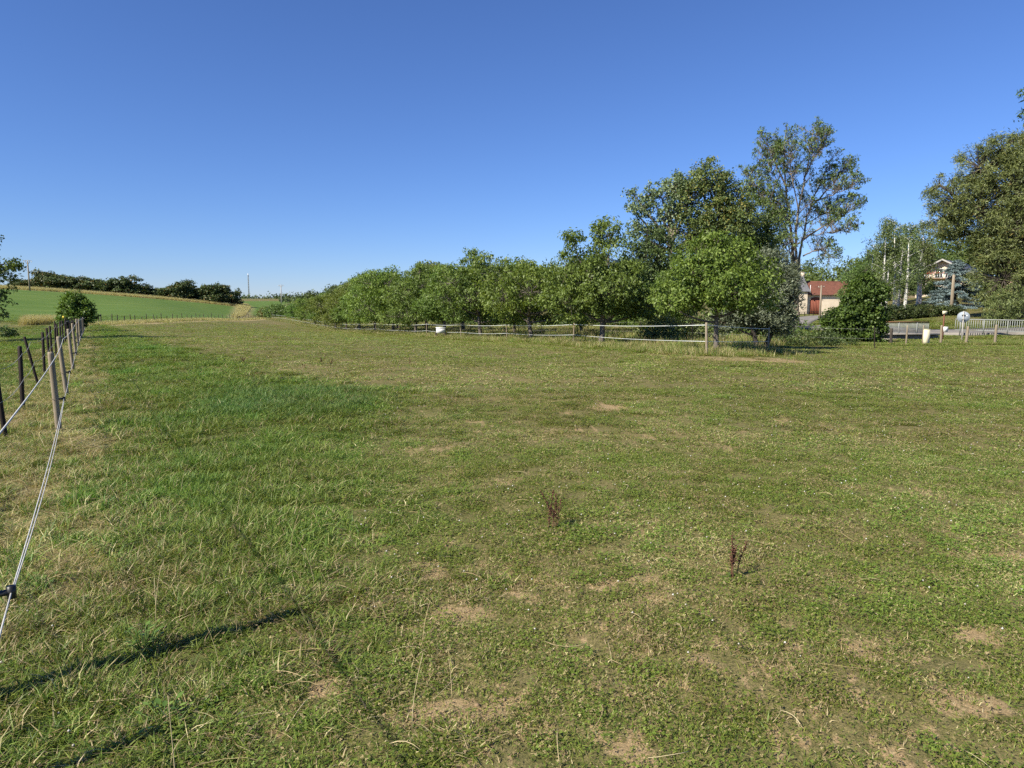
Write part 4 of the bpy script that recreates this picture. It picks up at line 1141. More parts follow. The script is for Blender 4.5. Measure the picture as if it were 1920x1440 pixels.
back_trees()

def mass(name, label, blobs, mat, per_area, ll, lw, seed, cat, cr=.5, zmin_rel=0.0, up=.5):
    """bushes or woodland that read as one mass: blobs (x, y, z, rx, ry, rz)"""
    rng = np.random.default_rng(seed); Ls = np.array(blobs, float)
    area = (Ls[:, 3] * Ls[:, 5] * 4).sum(); ncl = int(area * per_area)
    C, k, D = sample_lobes(blobs, ncl, rng, -99, .65)
    zb = Ls[k, 2] - Ls[k, 5] * .9
    keep = (C[:, 2] > zb)
    # leave out what faces away from the meadow
    C, D = C[keep], D[keep]
    F_ = foliage(C, D, 12, cr, ll, lw, .3, rng, up)
    o = leaf_mesh(name, *F_, mat, None)
    return tag(o, label, cat, None, 'stuff')

def undergrowth():
    rng = np.random.default_rng(4); bl = []
    for px, Y, top, w in [(1190, 60, 585, 50), (1140, 63, 590, 50), (1090, 68, 594, 50), (1040, 73, 596, 40), (1000, 78, 596, 45), (960, 83, 598, 40), (920, 88, 598, 40), (880, 94, 598, 40), (845, 100, 598, 30), (800, 108, 597, 40), (760, 115, 596, 36), (720, 122, 595, 36), (690, 130, 595, 34),
                          (660, 135, 596, 30), (630, 150, 594, 30), (600, 160, 590, 30), (570, 170, 586, 30), (1380, 42, 600, 70), (1460, 46, 600, 50), (1410, 50, 570, 80), (1330, 46, 585, 70), (1290, 42, 598, 50)]:
        g = G(px, Y); z = z_at(top, Y); r = w * Y / F
        for q in range(3):
            hh = (z - g[2]) * rng.uniform(.75, 1.05); bl.append((g[0] + rng.normal(0, r * .5), g[1] + rng.normal(0, 1.2), g[2] + hh * .45, r * .6, 1.6, hh * .55))
    mass('undergrowth', 'dark brookside undergrowth behind the orchard trunks', bl, M['mid'], 9, .2, .13, 5, 'undergrowth', .34)
    bl = []
    for px, Y, top, w in [(1230, 36, 592, 34), (1270, 35, 588, 40), (1300, 37, 596, 30)]:
        g = G(px, Y); z = z_at(top, Y); r = w * Y / F
        for q in range(3):
            hh = (z - g[2]) * rng.uniform(.8, 1.05); bl.append((g[0] + rng.normal(0, r * .4), g[1] + rng.normal(0, .5), g[2] + hh * .45, r * .6, .8, hh * .55))
    mass('elder_thicket', 'yellow-green thicket behind the tape fence left of the nearest walnut', bl, M['willow'], 22, .14, .08, 6, 'bushes', .2)
    bl = []
    for px, Y, top, w in [(1500, 34, 615, 34), (1530, 35, 618, 26), (1475, 33.5, 622, 24), (1560, 36, 625, 30)]:
        g = G(px, Y); z = z_at(top, Y); r = w * Y / F
        for q in range(3):
            hh = (z - g[2]) * rng.uniform(.75, 1.05); bl.append((g[0] + rng.normal(0, r * .5), g[1] + rng.normal(0, .4), g[2] + hh * .45, r * .6, .8, hh * .55))
    mass('reed_bank', 'low dark weeds on the brook bank right of the silver willow', bl, M['dark'], 40, .13, .05, 7, 'weeds', .16)
    bl = []
    for px, Y, top, w in [(520, 178, 570, 40), (545, 172, 568, 40), (580, 165, 570, 44), (610, 150, 573, 40), (505, 182, 577, 20)]:
        g = G(px, Y); z = z_at(top, Y); r = w * Y / F
        for q in range(4):
            hh = (z - g[2]) * rng.uniform(.75, 1.02); bl.append((g[0] + rng.normal(0, r * .5), g[1] + rng.normal(0, 2), g[2] + hh * .45, r * .5, 2.5, hh * .55))
    mass('far_thicket', 'reddish brown thicket at the far left end of the orchard', bl[8:], M['redleaf'], 4, .4, .25, 8, 'bushes', .6)
    mass('far_green_thicket', 'dull green thicket closing the meadow at its far end', bl[:8] + bl[16:], M['mid'], 4, .4, .25, 9, 'bushes', .6)
undergrowth()

def woods():
    rng = np.random.default_rng(40)
    def wood(name, label, prof, Y, depth, crown, seed, mat, ll, pa, bot=20):
        bl = []; px0, px1 = prof[0][0], prof[-1][0]; w = crown * Y / F
        step_ = crown * .75
        px = px0
        while px <= px1:
            top = np.interp(px, [p[0] for p in prof], [p[1] for p in prof])
            for row in range(3):
                Yr = Y + row * depth / 2 * 1.0; tp = top + (2 - row) * bot * .6 + rng.normal(0, crown * .10)
                z = z_at(tp, Yr); r = w * rng.uniform(.55, .85); hz = r * rng.uniform(.9, 1.3)
                bl.append((x_at(px + rng.normal(0, crown * .3), Yr, z), Yr + rng.normal(0, depth * .12), z - hz, r, r, hz))
            gz = G(px, Y - 3)[2]; zt = z_at(top + bot, Y)
            for f in (.25, .6):
                bl.append((x_at(px + rng.normal(0, crown * .2), Y, 0), Y - 3 + rng.normal(0, 2), gz + (zt - gz) * f, w * .7, w * .6, max(w * .5, (zt - gz) * .35)))
            px += step_
        mass(name, label, bl, mat, pa, ll, ll * .7, seed, 'woodland', ll * 1.7)
    wood('left_hill_wood', 'distant dark wooded knoll above the far end of the meadow', [(548, 560), (575, 549), (600, 542), (635, 538), (660, 545), (700, 540)], 420, 40, 22, 1, M['farwood'], 1.2, .22, 12)
    wood('far_tree_line', 'very distant tree line on the horizon beside the mast', [(443, 567), (470, 561), (500, 563), (520, 556), (545, 559), (580, 556)], 600, 40, 14, 2, M['farwood'], 1.5, .14, 6)
    wood('orchard_hill_wood', 'wooded hillside showing over the orchard trees', [(690, 520), (800, 500), (930, 492), (1000, 488), (1060, 496), (1150, 500), (1300, 495), (1420, 505)], 230, 40, 44, 3, M['farwood'], .8, .5, 22)
    wood('farm_hill_wood', 'wooded hillside behind the farm and birches', [(1440, 500), (1480, 497), (1530, 490), (1590, 488), (1612, 470), (1640, 458), (1700, 445), (1760, 440), (1900, 430), (2000, 430)], 205, 36, 40, 4, M['mid'], .75, .6, 26)
woods()

def ash():
    """tall ash: bare forking limbs with leaf tufts at the ends"""
    rng = np.random.default_rng(52); Y = 84.0; base = np.array(G(1497, Y)); k = Y / F
    root = thing('ash_tree', tuple(base), 'tall half bare ash tree with forked trunk standing above the farm', 'tree')
    b = MB(); tips = []
    def W(px, py, dy=0): 
        z = z_at(py, Y); return np.array([x_at(px, Y, z), Y + dy, z]) - base
    def limb(pts, r0, r1, lvl):
        P = np.array(pts); t = np.linspace(0, len(P) - 1, (len(P) - 1) * 5 + 1)
        Q = np.stack([np.interp(t, np.arange(len(P)), P[:, i]) for i in range(3)], -1)
        for _ in range(4): Q[1:-1] = (Q[:-2] + 2 * Q[1:-1] + Q[2:]) / 4
        Q[1:-1] += rng.normal(0, .06, (len(Q) - 2, 3))
        b.tube(Q, np.linspace(r0, r1, len(Q)), 7 if lvl == 0 else 5); return Q
    mains = [limb([(0, 0, -.5), W(1492, 540), W(1486, 470), W(1482, 420), W(1474, 360), W(1472, 310, .5), W(1480, 240, 1)], .27, .035, 0),
             limb([W(1496, 545), W(1490, 470, -.4), W(1488, 430, -.5), W(1497, 360, -1), W(1508, 300, -1.2), W(1516, 245, -1.2)], .19, .03, 0),
             limb([W(1497, 530), W(1502, 470, .4), W(1512, 435, .6), W(1520, 395, .8), W(1542, 345, 1), W(1570, 290, 1.2)], .18, .03, 0),
             limb([W(1508, 450, .5), W(1540, 425, 0), W(1580, 405, -.5), W(1605, 380, -.6)], .13, .03, 0),
             limb([W(1478, 400), W(1450, 365, .4), W(1420, 345, .6), W(1408, 325, .8)], .13, .03, 0),
             limb([W(1480, 440), W(1455, 400, -.6), W(1430, 370, -.8)], .10, .03, 0),
             limb([W(1474, 350), W(1455, 300, .3), W(1440, 260, .5)], .11, .03, 0),
             limb([W(1506, 480), W(1540, 465, .5), W(1565, 480, .8)], .09, .025, 0),
             limb([W(1482, 455), W(1468, 425), W(1452, 415)], .08, .025, 0),
             limb([W(1526, 385, .8), W(1560, 350, .4), W(1590, 310, .2)], .11, .03, 0),
             limb([W(1486, 500), W(1475, 470, -.8), W(1455, 455, -1.5)], .09, .025, 0),
             limb([W(1476, 380), W(1445, 330, -.8), W(1428, 290, -1)], .08, .02, 0),
             limb([W(1500, 340, -1), W(1520, 290, -1.5), W(1532, 262, -1.8)], .07, .02, 0),
             limb([W(1492, 400, -.8), W(1470, 330, -2), W(1462, 285, -2.5)], .08, .02, 0),
             limb([W(1530, 375, .8), W(1565, 365, -.8), W(1600, 345, -1)], .08, .02, 0),
             limb([W(1515, 420, .6), W(1550, 400, 1.5), W(1590, 385, 2)], .08, .02, 0),
             limb([W(1484, 420), W(1450, 390, 1.5), W(1422, 352, 2)], .08, .02, 0),
             limb([W(1512, 440, .6), W(1550, 440, -.5), W(1592, 425, -.8)], .07, .02, 0)]
    def grow(Q, r, lvl):
        n = len(Q); L = np.linalg.norm(Q[-1] - Q[0])
        cnt = {0: 26, 1: 8}[lvl]
        for i in range(cnt):
            f = .35 + .65 * (i + rng.uniform(0, 1)) / cnt; j = min(n - 2, int(f * (n - 1))); p = Q[j]
            d0 = nrm(Q[j + 1] - Q[j]); side = nrm(rng.normal(0, 1, 3) * np.array([1, .8, .5])); d1 = nrm(d0 * .55 + side * .75 + np.array([0, 0, .30]))
            ln = (2.4 if lvl == 0 else 1.1) * rng.uniform(.55, 1.2) * (1.15 - .5 * f)
            e = p + d1 * ln + np.array([0, 0, .12 * ln]); m_ = p + d1 * ln * .5 + rng.normal(0, .08, 3) * ln - np.array([0, 0, .05 * ln])
            B = bez(p, m_, e, 5); b.tube(B, np.linspace(r, r * .35, 5), 4 if lvl == 0 else 3, False)
            if lvl == 0: grow(B, r * .45, 1)
            tips.append((e, nrm(e - p)))
        tips.append((Q[-1], nrm(Q[-1] - Q[-2])))
    for i, Q in enumerate(mains): grow(Q, .042, 0)
    b.build('trunk', M['bark_pale'], root, True)
    T = np.array([t[0] for t in tips]); D = np.array([t[1] for t in tips])
    pxs = 960 + (T[:, 0] + base[0]) / (Y + T[:, 1]) * F
    zz = T[:, 2]
    p = .38 + .0 * zz; p = np.where((pxs > 1465) & (pxs < 1540) & (zz < 15.5), .2, p); p = np.where(zz < 9, .35, p)
    k_ = rng.uniform(0, 1, len(T)) < p
    F_ = foliage(T[k_], D[k_], 11, .24, .28, .115, .35, rng, .5, .8)
    leaf_mesh('crown', *F_, M['ash'], root)
ash()

def birch(px, Y, top, seed, label, stems=2, spread=.9, bare=False):
    rng = np.random.default_rng(seed); base = np.array(G(px, Y)); h_ = z_at(top, Y) - base[2]
    root = thing('birch_tree', tuple(base), label, 'tree', 'white-stemmed birches behind the hedge'); b = MB(); C = []
    for s in range(stems):
        n = 12; t = np.linspace(0, 1, n); a = rng.uniform(0, 6.28); hh = h_ * (1 if s == 0 else rng.uniform(.7, .92))
        wob = np.cumsum(rng.normal(0, .05, (n, 2)), 0) * h_ * .06; wob -= wob[0]
        off = (s - (stems - 1) / 2) * .28
        P = np.stack([off + off * 2.2 * t * spread + wob[:, 0], math.sin(a) * .5 * t + wob[:, 1], -.3 + (hh + .3) * t], -1)
        b.tube(P[:10], .19 * np.interp(t[:10], [0, .1, .6, .85], [1.25, 1, .55, .10]), 8)
        for i in range(22 if not bare else 8):
            f = rng.uniform(.30, 1.0); p = np.array([np.interp(f, t, P[:, q]) for q in range(3)]); a = rng.uniform(0, 6.28); ln = (1.3 - f * .75) * h_ * .16 * rng.uniform(.6, 1.2)
            e = p + np.array([math.cos(a) * ln, math.sin(a) * ln, ln * .55]); b.tube(bez(p, (p + e) / 2 + np.array([0, 0, .1 * ln]), e, 4), np.linspace(.035, .012, 4), 4, False)
            for q in range(4 if not bare else 1): C.append(p + (e - p) * rng.uniform(.45, 1.1) + rng.normal(0, .18, 3))
    b.build('trunk', M['bark_birch'], root, True)
    C = np.array(C); D = np.tile([[0, 0, -1.0]], (len(C), 1))
    F_ = foliage(C, D, 44, .36, .15, .10, .9, rng, .2, 1.0, streak=2.0)
    leaf_mesh('crown', *F_, M['birch'], root)
birch(1657, 80, 415, 1, 'leftmost tall white birch with twin stems behind the hedge', 2)
birch(1681, 83, 405, 2, 'tallest birch, second from the left behind the hedge', 2, 1.0)
birch(1697, 80, 425, 3, 'third birch from the left behind the hedge, white foot showing', 1)
birch(1722, 88, 412, 4, 'rightmost birch with drooping crown beside the large willow', 2)
birch(1628, 86, 450, 5, 'thin nearly bare birch stem left of the birch group', 1, .5, True)

def right_side():
    rng = np.random.default_rng(62)
    def mk(Y, px):
        base = G(px, Y); k = Y / F
        def L(px_, py, r, dy=0.0, rz=None):
            z = z_at(py, Y); return (x_at(px_, Y, z) - base[0], dy, z - base[2], r * k, r * k, (rz or r) * k)
        return base, L
    # large willow at the right edge
    base, L = mk(58, 1900)
    tree('large_willow', base, 'huge willow with feathery olive foliage filling the right edge', [L(1790, 370, 46), L(1840, 310, 44), L(1880, 285, 40), L(1760, 345, 22), L(1775, 410, 36), L(1830, 390, 60), L(1900, 350, 70), L(1870, 450, 60, -1), L(1845, 475, 40, -1), L(1850, 520, 50, -2), L(1900, 420, 60, -2), L(1960, 330, 90), L(1980, 450, 90), L(1935, 270, 40), L(1812, 440, 24), L(1880, 540, 36, -2)],
         M['willow'], M['bark_dark'], .5, 8, 1500, 68, .38, .27, .05, 31, .2, zmin=1.6, streak=1.0, shell=.6)
    # bushes at its foot
    base, L = mk(52, 1895)
    tree('willow_shrub', base, 'pale feathery shrub at the right edge behind the right railing', [L(1880, 575, 30), L(1905, 560, 30), L(1865, 590, 18), L(1920, 580, 36)], M['willow'], M['bark_dark'], .08, .8, 200, 36, .22, .20, .04, 32, .1, zmin=.2, streak=.8, cat='shrub')
    # branch tip reaching in from a tree outside the frame
    Y = 30; base = G(2060, Y)
    tree('roadside_tree', base, 'leafy branch tip of a tree reaching in at the upper right edge', [(x_at(1935, Y, 10) - base[0], 0, z_at(175, Y) - base[2], .55, .6, .45), (x_at(1930, Y, 10) - base[0], 0, z_at(205, Y) - base[2], .35, .4, .3), (-.9, .2, 10.6, 1.3, 1.4, 1.2), (.6, 0, 10, 2.2, 2.2, 2.2), (1.5, 0, 8, 2.4, 2.4, 2.0), (.3, 0, 12.4, 1.4, 1.4, 1.4)],
         M['dark'], M['bark_dark'], .25, 8, 260, 36, .3, .22, .06, 33, .6, zmin=6)
    # big dark shrub before the farm
    base, L = mk(39, 1600)
    tree('hazel_shrub', base, 'large dark green round shrub between the farm lane and the bridge', [L(1625, 532, 20), L(1605, 552, 20), L(1618, 555, 26), L(1640, 550, 20), L(1602, 572, 24), L(1592, 600, 32), L(1635, 588, 28), L(1568, 622, 24), L(1605, 626, 34), L(1640, 622, 24), L(1562, 600, 18), L(1578, 595, 20)],
         M['hazel'], M['bark_dark'], .09, 2.0, 640, 44, .21, .13, .10, 34, .3, zmin=.05, cat='shrub', stems=2)
    # blue spruce: tiers of drooping sprays
    base = np.array(G(1790, 76)); h_ = z_at(487, 76) - base[2]
    root = thing('blue_spruce', tuple(base), 'blue-grey spruce below the gabled house', 'tree'); b = MB(); b.tube([(0, 0, -.2), (0, 0, h_ * .5), (0, 0, h_)], [.16, .09, .02], 7)
    C, D = [], []
    for i in range(110):
        f = (i + rng.uniform(0, 1)) / 110; z = h_ * (.06 + .92 * f); a = rng.uniform(0, 6.28); ln = h_ * .58 * (1 - f) ** .75 * rng.uniform(.75, 1.15) + .15
        e = np.array([math.cos(a) * ln, math.sin(a) * ln, z - ln * .12]); b.tube([(0, 0, z), e * np.array([.5, .5, 1]) + np.array([0, 0, ln * .06]), e], [.03, .02, .008], 4, False)
        for q in np.linspace(.35, 1.0, 6):
            C.append(np.array([e[0] * q, e[1] * q, z + (e[2] - z) * q])); D.append((math.cos(a), math.sin(a), -.2))
    b.build('trunk', M['bark_dark'], root, True)
    leaf_mesh('crown', *foliage(np.array(C), np.array(D), 34, .22, .24, .06, .2, rng, .9, .3), M['spruce'], root)
    # trees between birches and house
    s = VA
    g, sc = fit(VA, 1735, 150, 455); tree_copy(VA, g, 1.0, (sc * .8, sc * .8, sc), 'mid green tree on the slope left of the gabled house', 'garden trees on the slope', M['mid'])
    g, sc = fit(VB, 1620, 120, 470); tree_copy(VB, g, 2.0, (sc * .9, sc * .9, sc), 'mid green tree behind the thin bare birch', 'garden trees on the slope', M['mid'])
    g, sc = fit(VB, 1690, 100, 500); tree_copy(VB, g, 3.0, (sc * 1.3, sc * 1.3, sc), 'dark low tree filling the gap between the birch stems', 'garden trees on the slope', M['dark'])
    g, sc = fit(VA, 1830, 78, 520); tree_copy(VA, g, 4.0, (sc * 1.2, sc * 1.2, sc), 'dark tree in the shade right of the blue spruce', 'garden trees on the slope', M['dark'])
    g, sc = fit(VB, 1748, 92, 527); tree_copy(VB, g, 5.0, (sc * 1.5, sc * 1.5, sc), 'low dark tree in front of the gabled house', 'garden trees on the slope', M['mid'])
    # clipped hedge
    bl = []
    for px in range(1640, 1800, 8):
        Y = 64 + (px - 1640) * .012; g = G(px, Y); z = z_at(573 + (px - 1640) * .012 + rng.normal(0, 1), Y); hh = max(.8, z - g[2])
        bl.append((g[0], g[1], g[2] + hh * .5, .7, .7, hh * .55))
    base = np.array(G(1715, 64.5)); root = thing('hedge', tuple(base), 'long dark clipped hedge below the white birches', 'hedge')
    Ls = np.array(bl); Ls[:, :3] -= base
    C, k, D = sample_lobes(Ls, 900, rng, .05, .7); leaf_mesh('foliage', *foliage(C, D, 16, .16, .13, .09, .2, rng), M['hedge'], root)
    sb = MB()
    for l in Ls[::2]: sb.tube([(l[0], l[1], l[2] - l[5]), (l[0] + .1, l[1], l[2])], [.04, .02], 5)
    sb.build('stem', M['bark_dark'], root)
right_side()

def left_side():
    rng = np.random.default_rng(71)
    # hedgerow trees along the crest
    src = []
    g_ = 'hedgerow trees along the crest'
    spec = [(-20, 238, 515, 1.1), (38, 236, 520, 1.7), (84, 237, 502, 1.0), (108, 238, 513, 1.5), (142, 239, 517, 1.6), (172, 240, 518, 1.4), (205, 241, 524, 1.6), (236, 242, 515, 1.3), (268, 245, 530, 1.8), (305, 247, 538, 1.9), (340, 246, 522, 1.15), (398, 250, 528, 1.1), (425, 252, 533, .95), (372, 252, 536, 1.2), (436, 254, 553, .8)]
    lab = ['at the left edge behind the first utility pole', 'low one right of the utility pole', 'small round crown standing highest near the utility pole', 'directly right of the highest crown', 'broad one above the round meadow bush', 'above the right half of the meadow bush', 'first right of the meadow bush', 'bushy dark one in the middle of the row', 'low one right of the row middle', 'lowest brownish one before the large round tree', 'large round one in the right half of the row', 'second last large one near the row end', 'last large one at the row end', 'dark one between the two largest', 'low bush tapering off the row end']
    for k, (px, Y, top, wf) in enumerate(spec):
        L_ = 'hedgerow tree on the crest, ' + lab[k]
        if k < 3:
            s = tree('hedgerow_tree', G(px, Y), L_, lobes_round(rng, 7, 8, 11, .10), M['hedgetree'], M['bark_dark'], .2, 3.5, 240, 24, .6, .5, .36, 80 + k, .3, zmin=.3, group=g_, twigs=False); src.append(s)
            gg, sc = fit(s, px, Y, top); s.scale = (sc * wf, sc * wf, sc)
        else:
            s = src[k % 3]; gg, sc = fit(s, px, Y, top)
            tree_copy(s, gg, rng.uniform(0, 6.28), (sc * wf * 1.05, sc * wf, sc), L_, g_)
    # round bush standing by the fence corner
    Y = 47; k = Y / F; base = G(136, Y)
    def L(px, py, r): z = z_at(py, Y); return (x_at(px, Y, z) - base[0], rng.normal(0, .3), z - base[2], r * k, r * k, r * k * .9)
    tree('round_bush', base, 'round bright green bush growing at the left fence line', [L(140, 560, 16), L(125, 575, 20), L(155, 578, 20), L(138, 590, 26), L(120, 597, 16), L(160, 592, 17), L(140, 575, 24), L(145, 605, 20), L(130, 562, 10), L(172, 580, 7), L(152, 558, 9)],
         M['cherry'], M['bark_dark'], .08, 1.2, 300, 34, .16, .12, .09, 91, .2, zmin=.25, cat='bush')
    # tree just outside the left edge whose branches reach in
    Y = 31; base = G(-110, Y); k = Y / F
    def L(px, py, r, dy=0): z = z_at(py, Y); return (x_at(px, Y, z) - base[0], dy, z - base[2], r * k, r * k, r * k * .8)
    tree('edge_tree', base, 'tree at the left edge whose leafy branches hang into the picture', [L(-8, 440, 22), L(8, 495, 26), L(28, 500, 13), L(-2, 560, 22), L(-5, 590, 14), L(-30, 520, 50), L(-70, 480, 60), L(-120, 440, 80), L(-180, 480, 70), L(-110, 360, 70), L(-100, 540, 60), L(-20, 600, 14), L(-60, 410, 40)],
         M['mid'], M['bark_dark'], .2, 3.0, 460, 36, .2, .14, .07, 92, .3, zmin=1.0, shell=.4)
    Y = 40; base = G(10, Y)
    tree('bramble_bush', base, 'small dark bramble on the grass at the left edge', [(0, 0, .35, .5, .5, .35), (.3, .1, .25, .3, .3, .25)], M['dark'], M['bark_dark'], .03, .3, 40, 24, .12, .10, .07, 93, .2, zmin=.05, cat='bush')
left_side()

def hedgerow_fill():
    rng = np.random.default_rng(75); bl = []
    for px in range(18, 445, 9):
        Y = 236 + (px - 18) * .04; g = G(px, Y); top = np.interp(px, [18, 60, 110, 200, 260, 300, 330, 400, 445], [527, 523, 522, 530, 536, 546, 538, 543, 562]) + rng.normal(0, 2); z = z_at(top, Y)
        hh = max(1.0, z - g[2]); bl.append((g[0], g[1] + 2 + rng.normal(0, 1), g[2] + hh * .45, 2.2, 2.0, hh * .55))
    mass('hedgerow_shrubs', 'continuous dark shrubs at the foot of the hedgerow trees on the crest', bl, M['hedgetree'], 3.2, .45, .32, 76, 'shrubs', .6)
hedgerow_fill()

# ------------------------------------------------------------------ farm, houses, bridge, poles, signs
M['render_wall'] = surf('cream_render', (.60, .50, .37), (.70, .60, .46), 1.2, .9, .1, .2, .01, c3=(.52, .43, .32))
M['pink_wall'] = surf('pink_render', (.60, .42, .31), (.68, .49, .37), 1.2, .9, .1, .2, .01)
M['tile'] = surf('red_clay_tile', (.14, .058, .04), (.235, .105, .072), 5, .85, .15, .6, .05, c3=(.13, .06, .045))
M['slate'] = surf('grey_slate', (.13, .13, .135), (.22, .22, .225), 4, .7, .25, .4, .03)
M['slate_dark'] = surf('dark_roof_tile', (.05, .055, .07), (.09, .095, .115), 4, .6, .3, .4, .03)
M['door_red'] = surf('red_brown_paint', (.21, .066, .042), (.28, .095, .06), 3, .7, .2, .2, .01, (1, 1, .2))
M['dark_in'] = surf('dark_timber', (.035, .025, .02), (.06, .045, .035), 4, .9)  # dark brown timber tone for gutter, bargeboard and lane rail
M['white_paint'] = surf('white_paint', (.68, .68, .66), (.78, .78, .76), 5, .6, .3, .1, .005)
M['metal_grey'] = surf('galvanised_steel', (.22, .235, .215), (.31, .325, .30), 6, .6, .3, .1, .004, c3=(.19, .18, .15))
M['sign_back'] = surf('sign_back_aluminium', (.26, .30, .34), (.33, .37, .41), 4, .6, .3, .05, .002)
M['cream_board'] = surf('cream_painted_board', (.66, .60, .40), (.74, .68, .48), 4, .8, .2, .1, .005)
M['rust'] = surf('rusty_post', (.14, .06, .035), (.22, .10, .06), 12, .8, .2, .3, .005)
M['wood_pole'] = surf('utility_pole_wood', (.20, .165, .12), (.32, .27, .20), 6, .9, .1, .4, .01, (1, 1, .08))
M['conc_pole'] = surf('concrete_pole', (.36, .34, .31), (.46, .44, .40), 5, .9, .1, .2, .01)
M['glass'] = surf('window_glass', (.03, .035, .04), (.05, .055, .06), 2, .12, .6, .0, .001)
M['stone'] = surf('cut_stone', (.44, .38, .29), (.54, .47, .37), 3, .9, .1, .2, .01)
M['shutter'] = surf('balcony_timber', (.20, .10, .06), (.28, .15, .09), 6, .8)
M['flower'] = surf('red_geranium', (.45, .03, .03), (.60, .07, .05), 20, .8)

def rooftiles(root, P0, U, Vv, nu, nv, mat, name='roof', thick=.14):
    """roof slope as overlapping tile courses: one strip per course"""
    P0, U, Vv = map(np.array, (P0, U, Vv)); nn = nrm(np.cross(U, Vv)); roof = None
    b = MB(); V = [P0, P0 + U, P0 + U + Vv, P0 + Vv]; V = V + [v - nn * thick for v in V]
    b.add(V, [(0, 1, 2, 3), (7, 6, 5, 4), (0, 4, 5, 1), (1, 5, 6, 2), (2, 6, 7, 3), (3, 7, 4, 0)]); roof = b.build(name, mat, root)
    for i in range(nv):
        f0, f1 = i / nv, (i + 1.12) / nv; f1 = min(f1, 1.0)
        a = P0 + Vv * f0 + nn * .055; c = P0 + Vv * f1 + nn * .012
        bb = MB(); bb.add([a - nn * .04, a - nn * .04 + U, a, a + U, c, c + U], [(0, 1, 3, 2), (2, 3, 5, 4)]); bb.build('tile_course', mat, roof)
    return roof

